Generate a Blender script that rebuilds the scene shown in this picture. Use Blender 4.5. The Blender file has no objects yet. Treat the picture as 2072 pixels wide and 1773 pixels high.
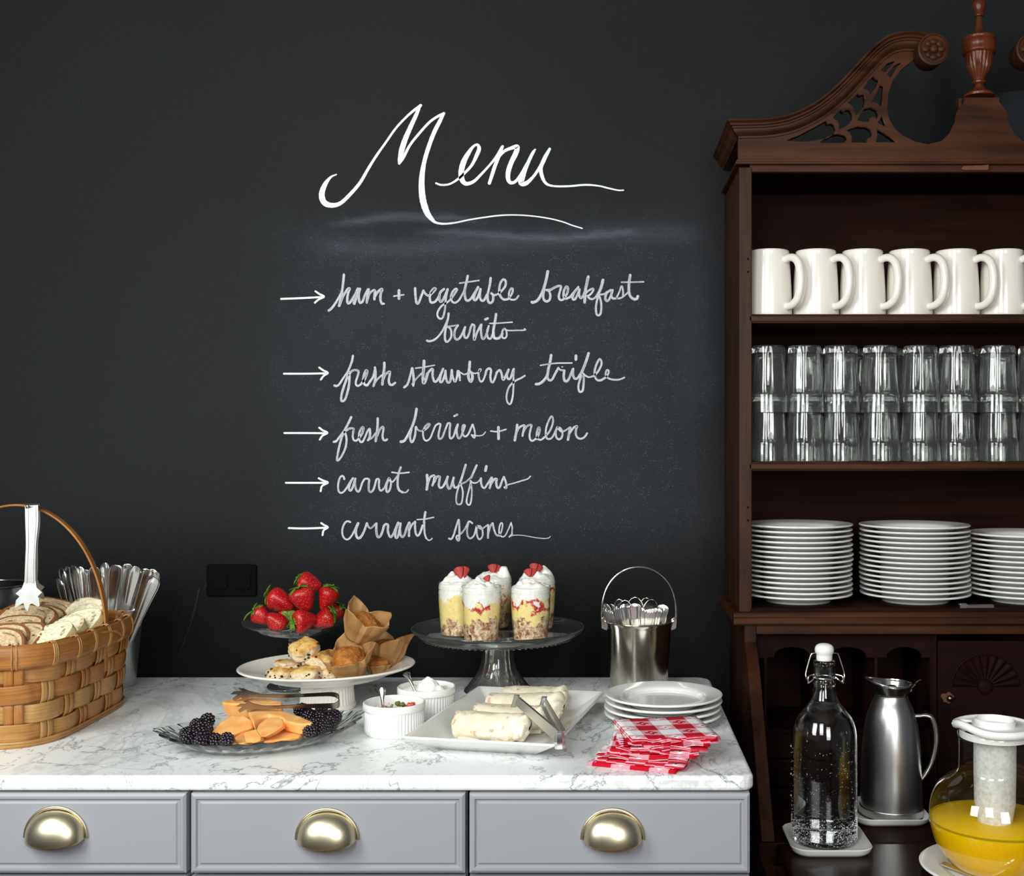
import bpy, bmesh, math, random
from mathutils import Vector, Matrix, noise
S = bpy.context.scene
COL = S.collection
PI = math.pi
sin, cos = math.sin, math.cos
R = math.radians

# ------------------------------------------------------------ camera
F = 2400.0; VX = 1215.0; VY = 890.0; EYE = 1.34
cam_data = bpy.data.cameras.new('camera'); cam = bpy.data.objects.new('camera', cam_data); COL.objects.link(cam)
cam.location = (0, 0, EYE); cam.rotation_euler = (R(90), 0, 0)
cam_data.sensor_width = 36; cam_data.sensor_fit = 'HORIZONTAL'; cam_data.lens = F / 2072 * 36
cam_data.shift_x = -(VX - 1036) / 2072; cam_data.shift_y = (VY - 886.5) / 2072
cam_data.clip_start = 0.05
S.camera = cam
# ------------------------------------------------------------ world and lights
w = bpy.data.worlds.new('room_light'); S.world = w; w.use_nodes = True
bg = w.node_tree.nodes['Background']; bg.inputs[0].default_value = (0.80, 0.88, 1.0, 1); bg.inputs[1].default_value = 0.055
def area(name, loc, target, sx, sy, power, col=(1, 1, 1)):
    l = bpy.data.lights.new(name, 'AREA'); l.shape = 'RECTANGLE'; l.size = sx; l.size_y = sy; l.energy = power; l.color = col
    o = bpy.data.objects.new(name, l); COL.objects.link(o); o.location = loc
    o.rotation_euler = (Vector(target) - Vector(loc)).to_track_quat('-Z', 'Y').to_euler()
    return o
# added area lights standing in for window daylight, hung mid-room to shape the falloff
area('daylight_stand_in', (-1.20, 0.50, 1.80), (-0.1, 1.75, 1.0), 0.55, 1.0, 14, (0.95, 1.0, 0.97))
area('daylight_stand_in', (-0.45, -0.15, 2.0), (-0.1, 1.85, 1.05), 0.55, 1.0, 13, (0.96, 1.0, 0.98))
area('daylight_stand_in', (0.55, -0.55, 1.6), (0.25, 2.0, 1.15), 0.6, 1.1, 14, (1.0, 0.985, 0.97))
vs = S.view_settings
vs.view_transform = 'Standard'; vs.look = 'None'; vs.gamma = 1; vs.use_curve_mapping = False; vs.exposure = 0.75

# ------------------------------------------------------------ pixel helpers (2072 x 1773 photograph)
def W(px, py, Y): return Vector(((px - VX) / F * Y, Y, EYE - (py - VY) / F * Y))
def onz(px, py, z):
    Y = F * (EYE - z) / (py - VY); return Vector(((px - VX) / F * Y, Y, z))
TOP = 0.91     # marble
DESK = 0.724   # desk surface

# ------------------------------------------------------------ object helpers
def tag(o, label=None, cat=None, group=None, kind=None):
    if label: o['label'] = label
    if cat: o['category'] = cat
    if group: o['group'] = group
    if kind: o['kind'] = kind
    return o
def thing(name, label, cat, loc=(0, 0, 0), rot=(0, 0, 0), group=None):
    o = bpy.data.objects.new(name, None); COL.objects.link(o); o.empty_display_size = 0.02
    o.location = loc; o.rotation_euler = rot
    return tag(o, label, cat, group)
def kids(o): return [c for c in ALL_CH.get(o.name, [])]
ALL_CH = {}
def setpar(o, p):
    if p is not None:
        o.parent = p; ALL_CH.setdefault(p.name, []).append(o)
def dup(o, parent=None, loc=None, rot=None, label=None, scale=None):
    c = o.copy(); COL.objects.link(c)
    c.parent = None
    if parent is not None: setpar(c, parent)
    for k in list(ALL_CH.get(o.name, [])): dup(k, c)
    if loc is not None: c.location = loc
    if rot is not None: c.rotation_euler = rot
    if scale is not None: c.scale = scale
    if label: c['label'] = label
    return c
def orient(o, base, d, face=(0, -1, 0), roll=0.0):
    z = Vector(d).normalized(); y = -Vector(face)
    y = (y - z * y.dot(z)).normalized(); x = y.cross(z).normalized()
    m = Matrix((x, y, z)).transposed() @ Matrix.Rotation(roll, 3, 'Z')
    o.location = base; o.rotation_euler = m.to_euler()

class MB:
    def __init__(s): s.v = []; s.f = []; s.m = []; s.uv = None
    def add(s, vs_, fs, m=0):
        n = len(s.v); s.v += [tuple(p) for p in vs_]; s.f += [tuple(i + n for i in f) for f in fs]; s.m += [m] * len(fs); return s
    def box(s, x0, x1, y0, y1, z0, z1, m=0):
        return s.add([(x0, y0, z0), (x1, y0, z0), (x1, y1, z0), (x0, y1, z0), (x0, y0, z1), (x1, y0, z1), (x1, y1, z1), (x0, y1, z1)],
                     [(0, 3, 2, 1), (4, 5, 6, 7), (0, 1, 5, 4), (1, 2, 6, 5), (2, 3, 7, 6), (3, 0, 4, 7)], m)
    def grid(s, fn, nu, nv, cu=False, cv=False, m=0, flip=False):
        vs_ = []; nu_ = nu if cu else nu + 1; nv_ = nv if cv else nv + 1
        for i in range(nu_):
            for j in range(nv_): vs_.append(tuple(fn(i / nu, j / nv)))
        fs = []
        for i in range(nu):
            for j in range(nv):
                a = i * nv_ + j; b = ((i + 1) % nu_) * nv_ + j; c = ((i + 1) % nu_) * nv_ + (j + 1) % nv_; d = i * nv_ + (j + 1) % nv_
                fs.append((a, d, c, b) if flip else (a, b, c, d))
        return s.add(vs_, fs, m)
    def lathe(s, prof, seg=48, c=(0, 0, 0), fn=None, m=0):
        # prof: (r, z) from bottom outside; closed ends collapse to points where r == 0
        n = len(prof)
        def g(u, v):
            a = u * 2 * PI; r, z = prof[min(n - 1, int(round(v * (n - 1))))]
            if fn: r, z = fn(a, r, z)
            return (c[0] + r * cos(a), c[1] + r * sin(a), c[2] + z)
        return s.grid(g, seg, n - 1, cu=True, m=m)
    def tube(s, pts, r, seg=8, closed=False, m=0, flat=None, cap=True):
        P = [Vector(p) for p in pts]; n = len(P)
        rr = r if isinstance(r, (list, tuple)) else [r] * n
        rings = []; up = None
        for i, p in enumerate(P):
            if closed: t = P[(i + 1) % n] - P[i - 1]
            else: t = P[min(n - 1, i + 1)] - P[max(0, i - 1)]
            t.normalize()
            if up is None:
                up = Vector((0, 0, 1)) if abs(t.z) < 0.9 else Vector((0, 1, 0))
            up = (up - t * up.dot(t))
            if up.length < 1e-6: up = t.orthogonal()
            up.normalize(); sd = t.cross(up)
            for k in range(seg):
                a = 2 * PI * k / seg; fa = flat or (1, 1)
                rings.append(p + (up * cos(a) * fa[0] + sd * sin(a) * fa[1]) * rr[i])
        fs = []
        for i in range(n if closed else n - 1):
            for k in range(seg):
                a = i * seg + k; b = i * seg + (k + 1) % seg; i2 = (i + 1) % n
                fs.append((a, b, i2 * seg + (k + 1) % seg, i2 * seg + k))
        if not closed and cap:
            fs.append(tuple(range(seg - 1, -1, -1))); fs.append(tuple((n - 1) * seg + k for k in range(seg)))
        return s.add(rings, fs, m)
    def ball(s, c, r, nu=12, nv=8, sc=(1, 1, 1), m=0, fn=None):
        def g(u, v):
            a = u * 2 * PI; b = v * PI
            d = Vector((sin(b) * cos(a), sin(b) * sin(a), -cos(b)))
            k = fn(d) if fn else 1
            return (c[0] + d.x * r * sc[0] * k, c[1] + d.y * r * sc[1] * k, c[2] + d.z * r * sc[2] * k)
        return s.grid(g, nu, nv, cu=True, m=m)
    def prism(s, pts, a0, a1, axis='y', m=0):
        n = len(pts)
        if axis == 'y': vs_ = [(p[0], a0, p[1]) for p in pts] + [(p[0], a1, p[1]) for p in pts]
        elif axis == 'z': vs_ = [(p[0], p[1], a0) for p in pts] + [(p[0], p[1], a1) for p in pts]
        else: vs_ = [(a0, p[0], p[1]) for p in pts] + [(a1, p[0], p[1]) for p in pts]
        fs = [tuple(range(n)), tuple(range(2 * n - 1, n - 1, -1))] + [(i, i + n, (i + 1) % n + n, (i + 1) % n) for i in range(n)]
        return s.add(vs_, fs, m)
    def build(s, name, mat, parent=None, loc=(0, 0, 0), rot=(0, 0, 0), smooth=35, bevel=None, bseg=2, sub=0, solid=None, merge=True, fixn=True, uvs=None):
        me = bpy.data.meshes.new(name); me.from_pydata(s.v, [], s.f)
        mats = mat if isinstance(mat, (list, tuple)) else [mat]
        for mm in mats: me.materials.append(mm)
        if len(mats) > 1: me.polygons.foreach_set('material_index', s.m)
        if uvs is not None:
            ul = me.uv_layers.new(name='UVMap')
            for lp in me.loops: ul.data[lp.index].uv = uvs[lp.vertex_index]
        if merge or fixn:
            bm = bmesh.new(); bm.from_mesh(me)
            if merge: bmesh.ops.remove_doubles(bm, verts=bm.verts, dist=1e-6)
            if fixn: bmesh.ops.recalc_face_normals(bm, faces=bm.faces)
            bm.to_mesh(me); bm.free()
        if smooth is not None:
            me.polygons.foreach_set('use_smooth', [True] * len(me.polygons))
            if smooth < 180: me.set_sharp_from_angle(angle=R(smooth))
        me.update()
        o = bpy.data.objects.new(name, me); COL.objects.link(o); setpar(o, parent)
        o.location = loc; o.rotation_euler = rot
        if solid: md = o.modifiers.new('solid', 'SOLIDIFY'); md.thickness = solid; md.offset = 0
        if bevel:
            md = o.modifiers.new('bevel', 'BEVEL'); md.width = bevel; md.segments = bseg; md.limit_method = 'ANGLE'; md.angle_limit = R(40)
        if sub: md = o.modifiers.new('sub', 'SUBSURF'); md.levels = sub; md.render_levels = sub
        return o
def nz(p, sc=1.0, seed=0.0): return noise.noise(Vector((p[0] * sc + seed * 7.13, p[1] * sc - seed * 3.7, p[2] * sc + seed)))
def crom(pts, n=6):
    # Catmull-Rom through tuples of any length
    P = [tuple(map(float, p)) for p in pts]
    if len(P) < 3:
        return [tuple(a + (b - a) * k / n for a, b in zip(P[0], P[1])) for k in range(n + 1)]
    out = []
    Q = [tuple(2 * a - b for a, b in zip(P[0], P[1]))] + P + [tuple(2 * a - b for a, b in zip(P[-1], P[-2]))]
    for i in range(1, len(Q) - 2):
        p0, p1, p2, p3 = Q[i - 1:i + 3]
        for k in range(n):
            t = k / n
            out.append(tuple(0.5 * ((2 * b) + (-a + c) * t + (2 * a - 5 * b + 4 * c - d) * t * t + (-a + 3 * b - 3 * c + d) * t ** 3) for a, b, c, d in zip(p0, p1, p2, p3)))
    out.append(P[-1]); return out
def rrect(w_, h_, r, n=6):
    pts = []
    for cx, cy, a0 in ((w_ / 2 - r, h_ / 2 - r, 0), (-w_ / 2 + r, h_ / 2 - r, 90), (-w_ / 2 + r, -h_ / 2 + r, 180), (w_ / 2 - r, -h_ / 2 + r, 270)):
        for k in range(n + 1):
            a = R(a0 + 90 * k / n); pts.append((cx + r * cos(a), cy + r * sin(a)))
    return pts
def curve_prism(name, loops, y0, y1, mat, parent):
    cu = bpy.data.curves.new('tmp', 'CURVE'); cu.dimensions = '2D'; cu.fill_mode = 'BOTH'; cu.extrude = (y1 - y0) / 2
    for lp in loops:
        sp = cu.splines.new('POLY'); sp.points.add(len(lp) - 1); sp.use_cyclic_u = True
        for i, p in enumerate(lp): sp.points[i].co = (p[0], p[1], 0, 1)
    t = bpy.data.objects.new('tmp', cu); COL.objects.link(t)
    bpy.context.view_layer.update()
    me = bpy.data.meshes.new_from_object(t.evaluated_get(bpy.context.evaluated_depsgraph_get()))
    bpy.data.objects.remove(t)
    for v in me.vertices: x, y, z = v.co; v.co = (x, (y0 + y1) / 2 + z, y)
    me.materials.clear(); me.materials.append(mat); me.name = name
    bm = bmesh.new(); bm.from_mesh(me); bmesh.ops.remove_doubles(bm, verts=bm.verts, dist=1e-6); bmesh.ops.recalc_face_normals(bm, faces=bm.faces); bm.to_mesh(me); bm.free()
    o = bpy.data.objects.new(name, me); COL.objects.link(o); setpar(o, parent); return o

# ------------------------------------------------------------ material helpers
class NT:
    def __init__(s, name):
        s.mat = bpy.data.materials.new(name); s.mat.use_nodes = True; s.t = s.mat.node_tree
        s.t.nodes.clear(); s.out = s.t.nodes.new('ShaderNodeOutputMaterial')
        s.bsdf = s.t.nodes.new('ShaderNodeBsdfPrincipled'); s.t.links.new(s.bsdf.outputs[0], s.out.inputs[0])
    def n(s, typ, **kw):
        nd = s.t.nodes.new('ShaderNode' + typ)
        for k, v in kw.items():
            if hasattr(nd, k) and not isinstance(v, tuple) and k not in ('Scale',): setattr(nd, k, v)
            else: nd.inputs[k].default_value = v
        return nd
    def l(s, a, b): s.t.links.new(a, b)
    def coord(s, kind='Object'): return s.n('TexCoord').outputs[kind]
    def mapping(s, vec, scale=(1, 1, 1), rot=(0, 0, 0), loc=(0, 0, 0)):
        m = s.n('Mapping'); m.inputs['Scale'].default_value = scale; m.inputs['Rotation'].default_value = rot; m.inputs['Location'].default_value = loc
        s.l(vec, m.inputs[0]); return m.outputs[0]
    def noise(s, vec, scale, detail=4, rough=0.5, dist=0.0):
        nd = s.t.nodes.new('ShaderNodeTexNoise'); nd.inputs['Scale'].default_value = scale; nd.inputs['Detail'].default_value = detail
        nd.inputs['Roughness'].default_value = rough; nd.inputs['Distortion'].default_value = dist
        s.l(vec, nd.inputs['Vector']); return nd.outputs['Fac']
    def voro(s, vec, scale, feature='F1', out='Distance', rnd=1.0):
        nd = s.t.nodes.new('ShaderNodeTexVoronoi'); nd.feature = feature; nd.inputs['Scale'].default_value = scale; nd.inputs['Randomness'].default_value = rnd
        s.l(vec, nd.inputs['Vector']); return nd.outputs[out]
    def ramp(s, fac, stops, interp='LINEAR'):
        nd = s.t.nodes.new('ShaderNodeValToRGB'); cr = nd.color_ramp; cr.interpolation = interp
        while len(cr.elements) < len(stops): cr.elements.new(0.5)
        for e, (p, c) in zip(cr.elements, stops):
            e.position = p; e.color = (c[0], c[1], c[2], 1) if isinstance(c, (tuple, list)) else (c, c, c, 1)
        s.l(fac, nd.inputs[0]); return nd.outputs[0]
    def math(s, op, a, b=0.0, c=0.0, clamp=False):
        nd = s.t.nodes.new('ShaderNodeMath'); nd.operation = op; nd.use_clamp = clamp
        for i, x in enumerate((a, b, c)):
            if hasattr(x, 'links') or hasattr(x, 'is_linked'): s.l(x, nd.inputs[i])
            else: nd.inputs[i].default_value = x
        return nd.outputs[0]
    def mix(s, fac, a, b, blend='MIX'):
        nd = s.t.nodes.new('ShaderNodeMix'); nd.data_type = 'RGBA'; nd.blend_type = blend
        for i, x in ((0, fac), (6, a), (7, b)):
            if hasattr(x, 'is_linked'): s.l(x, nd.inputs[i])
            elif isinstance(x, (tuple, list)): nd.inputs[i].default_value = (x[0], x[1], x[2], 1)
            else: nd.inputs[i].default_value = x
        return nd.outputs[2]
    def sep(s, vec):
        nd = s.t.nodes.new('ShaderNodeSeparateXYZ'); s.l(vec, nd.inputs[0]); return nd.outputs
    def comb(s, x, y, z=0.0):
        nd = s.t.nodes.new('ShaderNodeCombineXYZ')
        for i, q in enumerate((x, y, z)):
            if hasattr(q, 'is_linked'): s.l(q, nd.inputs[i])
            else: nd.inputs[i].default_value = q
        return nd.outputs[0]
    def set(s, **kw):
        for k, v in kw.items():
            k2 = {'color': 'Base Color', 'rough': 'Roughness', 'metal': 'Metallic', 'spec': 'Specular IOR Level', 'trans': 'Transmission Weight', 'ior': 'IOR', 'sss': 'Subsurface Weight', 'coat': 'Coat Weight', 'alpha': 'Alpha', 'sheen': 'Sheen Weight'}[k]
            if hasattr(v, 'is_linked'): s.l(v, s.bsdf.inputs[k2])
            else: s.bsdf.inputs[k2].default_value = (v[0], v[1], v[2], 1) if k == 'color' else v
        return s
    def bump(s, h, strength=0.3, dist=0.001):
        nd = s.t.nodes.new('ShaderNodeBump'); nd.inputs['Strength'].default_value = strength; nd.inputs['Distance'].default_value = dist
        s.l(h, nd.inputs['Height']); s.l(nd.outputs[0], s.bsdf.inputs['Normal']); return s
def srgb(r, g, b):
    f = lambda c: (c / 255 / 12.92) if c / 255 <= 0.04045 else ((c / 255 + 0.055) / 1.055) ** 2.4
    return (f(r), f(g), f(b))
def plain(name, col, rough=0.5, metal=0.0, var=0.0, vscale=30, bump=0.0, bscale=200, bd=0.0005, **kw):
    t = NT(name); c = t.coord()
    if var:
        nf = t.noise(c, vscale, 4); t.set(color=t.ramp(nf, [(0.3, tuple(x * (1 - var) for x in col)), (0.7, tuple(min(1, x * (1 + var)) for x in col))]))
    else: t.set(color=col)
    t.set(rough=rough, metal=metal, **kw)
    if bump: t.bump(t.noise(c, bscale, 3), bump, bd)
    return t.mat
def thinglass(name, tint=(1, 1, 1), ior=1.45, rough=0.02, gain=1.0):
    t = NT(name); t.t.nodes.remove(t.bsdf)
    tr = t.t.nodes.new('ShaderNodeBsdfTransparent'); tr.inputs[0].default_value = (*tint, 1)
    gl = t.t.nodes.new('ShaderNodeBsdfGlossy'); gl.inputs['Roughness'].default_value = rough
    ge = t.t.nodes.new('ShaderNodeNewGeometry'); vm = t.t.nodes.new('ShaderNodeVectorMath'); vm.operation = 'DOT_PRODUCT'
    t.l(ge.outputs['Normal'], vm.inputs[0]); t.l(ge.outputs['Incoming'], vm.inputs[1])
    sch = t.math('MULTIPLY_ADD', t.math('POWER', t.math('SUBTRACT', 1.0, t.math('ABSOLUTE', vm.outputs['Value'])), 4.5), 0.90, 0.05)
    mx = t.t.nodes.new('ShaderNodeMixShader'); fac = t.math('MULTIPLY', sch, gain, clamp=True)
    t.l(fac, mx.inputs[0]); t.l(tr.outputs[0], mx.inputs[1]); t.l(gl.outputs[0], mx.inputs[2]); t.l(mx.outputs[0], t.out.inputs[0])
    return t.mat
M = {}
M['china'] = plain('white_china', srgb(238, 238, 234), 0.16, coat=0.3)
M['china_warm'] = plain('cream_china', srgb(238, 233, 224), 0.2, coat=0.3)
M['silver'] = plain('polished_steel', (0.80, 0.79, 0.77), 0.19, 1.0)
M['brushed'] = plain('brushed_steel', (0.62, 0.62, 0.61), 0.32, 1.0)
M['alu'] = plain('matte_aluminium', (0.50, 0.49, 0.48), 0.42, 1.0, var=0.1, vscale=60)
M['dark_steel'] = plain('dark_steel', (0.30, 0.26, 0.22), 0.3, 1.0, var=0.15)
M['pewter'] = plain('aged_silver', (0.62, 0.58, 0.50), 0.16, 1.0, var=0.18, vscale=25, bump=0.06, bscale=35, bd=0.002)
M['brass'] = plain('satin_brass', (0.70, 0.63, 0.44), 0.34, 1.0, var=0.06)
g = NT('clear_glass'); g.set(color=(0.86, 0.88, 0.86), rough=0.012, trans=0.975, ior=1.5); M['glass'] = g.mat
g = NT('bottle_glass'); g.set(color=(0.96, 0.98, 0.97), rough=0.0, trans=1.0, ior=1.5); M['bglass'] = g.mat
M['tglass'] = thinglass('thin_clear_glass', (0.97, 0.985, 0.975), 1.5, 0.02, 1.4)
g = NT('water'); g.set(color=(1, 1, 1), rough=0.0, trans=1.0, ior=1.33); M['water'] = g.mat
M['black'] = plain('black_void', (0.004, 0.004, 0.004), 0.8, spec=0.05)
M['white_plastic'] = plain('white_plastic', srgb(245, 245, 243), 0.35)
# mahogany
def wood(name, dark, light, rough=0.3, axis='x', sc=1.0, wear=0.0, spec=0.14):
    t = NT(name); c = t.coord()
    st = {'x': (3, 40, 40), 'z': (40, 40, 3)}[axis]
    v = t.mapping(c, tuple(s_ * sc for s_ in st))
    n1 = t.noise(v, 1.0, 6, 0.6, 0.6); n2 = t.noise(c, 5.0, 3)
    col = t.ramp(t.math('ADD', t.math('MULTIPLY', n1, 0.7), t.math('MULTIPLY', n2, 0.3)), [(0.32, dark), (0.68, light)])
    if wear:
        wf = t.ramp(t.noise(c, 90, 5, 0.7), [(0.70, 0.0), (0.78, wear)])
        col = t.mix(wf, col, (0.25, 0.14, 0.07))
    t.set(color=col, rough=rough, spec=spec).bump(n1, 0.08, 0.0006)
    return t.mat
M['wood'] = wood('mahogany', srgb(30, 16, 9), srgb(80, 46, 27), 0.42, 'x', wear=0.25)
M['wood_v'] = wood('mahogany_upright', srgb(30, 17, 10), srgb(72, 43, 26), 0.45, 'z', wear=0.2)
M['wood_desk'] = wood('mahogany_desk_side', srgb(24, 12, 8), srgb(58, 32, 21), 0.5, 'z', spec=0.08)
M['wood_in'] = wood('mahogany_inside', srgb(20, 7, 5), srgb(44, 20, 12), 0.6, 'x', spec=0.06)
M['wood_fin'] = wood('mahogany_turned', srgb(60, 24, 12), srgb(112, 56, 30), 0.28, 'z', spec=0.3)
# ------------------------------------------------------------ wall painted as a blackboard
WY = 2.24
t = NT('blackboard_paint'); c = t.coord(); xyz = t.sep(c)
# object coords of the wall are world coords: board pixels px = VX + F*x/WY
px = t.math('MULTIPLY_ADD', xyz[0], F / WY, VX); py = t.math('MULTIPLY_ADD', xyz[2], -F / WY, VY + EYE * F / WY)
n_big = t.noise(c, 1.6, 4, 0.55, 0.4); n_mid = t.noise(c, 7, 5, 0.6, 0.8); n_fine = t.noise(c, 420, 2, 0.6)
def band(v, a, b, soft):
    nd = t.t.nodes.new('ShaderNodeMapRange'); nd.interpolation_type = 'SMOOTHSTEP'; nd.inputs[1].default_value = a; nd.inputs[2].default_value = a + soft
    t.l(v, nd.inputs[0])
    n2 = t.t.nodes.new('ShaderNodeMapRange'); n2.interpolation_type = 'SMOOTHSTEP'; n2.inputs[1].default_value = b - soft; n2.inputs[2].default_value = b
    n2.inputs[3].default_value = 1; n2.inputs[4].default_value = 0; t.l(v, n2.inputs[0])
    return t.math('MULTIPLY', nd.outputs[0], n2.outputs[0])
pxn = t.math('ADD', px, t.math('MULTIPLY_ADD', n_mid, 160, -80)); pyn = t.math('ADD', py, t.math('MULTIPLY_ADD', n_mid, 90, -45))
dust = t.math('MULTIPLY', band(pxn, 470, 1540, 260), band(pyn, 380, 1190, 170))
dustn = t.math('MULTIPLY', dust, t.math('MULTIPLY_ADD', n_mid, 0.5, 0.35))
# wavy eraser smear under the title: several thin parallel arcs
def arc(y0, amp, ph, wid, x0, x1, k=0.0105):
    f = t.math('MULTIPLY_ADD', t.math('SINE', t.math('MULTIPLY_ADD', px, k, ph)), amp, y0)
    d = t.math('DIVIDE', t.math('SUBTRACT', t.math('ADD', py, t.math('MULTIPLY_ADD', n_mid, 30, -15)), f), wid)
    e = t.math('POWER', 2.718, t.math('MULTIPLY', t.math('MULTIPLY', d, d), -1.0))
    return t.math('MULTIPLY', e, band(px, x0, x1, 90))
sm = t.math('ADD', t.math('ADD', arc(452, 16, 2.2, 8, 640, 1000), t.math('MULTIPLY', arc(468, 10, 1.2, 7, 820, 1330, 0.006), 0.9)), t.math('MULTIPLY', arc(488, 14, 3.2, 20, 600, 1450, 0.006), 0.55))
streak = t.noise(t.mapping(c, (10, 10, 120)), 1.0, 6, 0.75, 2.0)
sm = t.math('MULTIPLY', sm, t.math('MULTIPLY_ADD', streak, 1.0, -0.1), clamp=True)
side = t.math('MULTIPLY', band(t.math('ADD', px, t.math('MULTIPLY', n_mid, 60)), 1380, 1500, 50), band(py, 470, 900, 150))
spk = t.ramp(t.voro(c, 330, 'F1'), [(0.12, 1.0), (0.24, 0.0)]); spkm = t.math('MULTIPLY', spk, t.ramp(t.noise(c, 60, 2), [(0.48, 0.0), (0.62, 1.0)]))
upper_mask = band(t.math('ADD', t.math('ADD', py, t.math('MULTIPLY_ADD', n_big, 160, -80)), t.math('MULTIPLY_ADD', n_mid, 60, -30)), -900, 1215, 210)  # wall tone: paler above, near black towards the bottom, soft wavy edge
base = t.mix(upper_mask, srgb(6, 9, 9), t.ramp(n_big, [(0.3, srgb(24, 26, 27)), (0.7, srgb(30, 32, 33))]))
col = t.mix(t.math('MULTIPLY', dustn, 0.17), base, srgb(86, 94, 112))
col = t.mix(t.math('MULTIPLY', side, 0.07), col, srgb(80, 92, 118))
col = t.mix(t.math('MULTIPLY', sm, 0.36), col, srgb(140, 148, 166))
col = t.mix(t.math('MULTIPLY', t.math('MULTIPLY', spkm, dust), 0.30), col, srgb(190, 190, 195))
col = t.mix(t.math('MULTIPLY_ADD', n_fine, 0.10, -0.03), col, srgb(110, 110, 115))
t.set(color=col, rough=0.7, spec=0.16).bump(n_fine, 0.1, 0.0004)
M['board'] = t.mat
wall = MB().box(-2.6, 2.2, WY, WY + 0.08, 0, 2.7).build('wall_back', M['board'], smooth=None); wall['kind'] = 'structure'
MB().box(-2.6, 2.2, -2.2, WY, -0.05, 0).build('floor', plain('floor_boards', srgb(96, 70, 48), 0.5, var=0.3, vscale=6), smooth=None)['kind'] = 'structure'
MB().box(-2.6, 2.2, WY - 0.012, WY, 0, 0.12).build('baseboard_back', M['black'], smooth=None)['kind'] = 'structure'
MB().box(-2.6, 2.2, -2.2, WY + 0.08, 2.7, 2.75).build('ceiling', plain('ceiling_paint', srgb(120, 118, 114), 0.8), smooth=None)['kind'] = 'structure'

# chalk strokes
t = NT('chalk'); u = t.coord('UV')
st = t.noise(t.mapping(u, (26, 900, 1)), 1.0, 4, 0.65); fine = t.noise(t.coord(), 900, 2)
f = t.math('ADD', t.math('MULTIPLY', st, 0.75), t.math('MULTIPLY', fine, 0.25))
t.set(color=t.ramp(f, [(0.36, srgb(92, 97, 106)), (0.47, srgb(178, 183, 190)), (0.60, srgb(226, 229, 232))]), rough=0.9, spec=0.1)
M['chalk'] = t.mat
t = NT('paint_marker'); t.set(color=srgb(244, 246, 246), rough=0.7, spec=0.2); M['marker'] = t.mat
t = NT('chalk_faint'); t.set(color=srgb(38, 44, 42), rough=0.9); M['faint'] = t.mat
def strokes(name, frame, width, lines, mat, label=None, dz=0.0006):
    ox, oy, sc = frame; mb = MB(); uv = []; k0 = F / WY; cnt = 0
    for li, ln in enumerate(lines):
        wd = width
        if isinstance(ln[0], (int, float)): wd = ln[0]; ln = ln[1:]
        P = crom([(p[0], p[1], (p[2] if len(p) > 2 else wd)) for p in ln], 7)
        pts = []
        for x, y, w_ in P:
            pts.append(((ox + x / sc - VX) / k0, EYE - (oy + y / sc - VY) / k0, max(w_, 3) / sc / k0 / 2))
        n = len(pts); vs_ = []; L = li * 0.37; yy = WY - dz - 0.00004 * (li % 7); vv = []
        for i, (x, z, h) in enumerate(pts):
            a = pts[max(0, i - 1)]; b = pts[min(n - 1, i + 1)]
            dx, dz_ = b[0] - a[0], b[1] - a[1]; dl = math.hypot(dx, dz_) or 1
            nx, nz_ = -dz_ / dl, dx / dl
            if i: L += math.hypot(x - pts[i - 1][0], z - pts[i - 1][1])
            j = 1 + 0.10 * noise.noise(Vector((L * 300, li, 0)))
            vs_ += [(x + nx * h * j, yy, z + nz_ * h * j), (x - nx * h * j, yy, z - nz_ * h * j)]; vv += [(L, h), (L, -h)]
        fs = [(2 * i, 2 * i + 1, 2 * i + 3, 2 * i + 2) for i in range(n - 1)]
        mb.add(vs_, fs); uv += vv
        for (x, z, h), lu in ((pts[0], 0), (pts[-1], L)):
            ds = [(x, yy - 0.00001, z)] + [(x + h * cos(a * PI / 5), yy - 0.00001, z + h * sin(a * PI / 5)) for a in range(10)]
            mb.add(ds, [(0, 1 + a, 1 + (a + 1) % 10) for a in range(10)])
            uv += [(lu, 0)] + [(lu + h * cos(a * PI / 5), h * sin(a * PI / 5)) for a in range(10)]
    o = mb.build(name, mat, wall, smooth=None, merge=False, fixn=False, uvs=uv)
    if label: o['label'] = label
    return o
A = (620, 180, 3.047); CK = M['chalk']; MK = M['marker']
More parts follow.
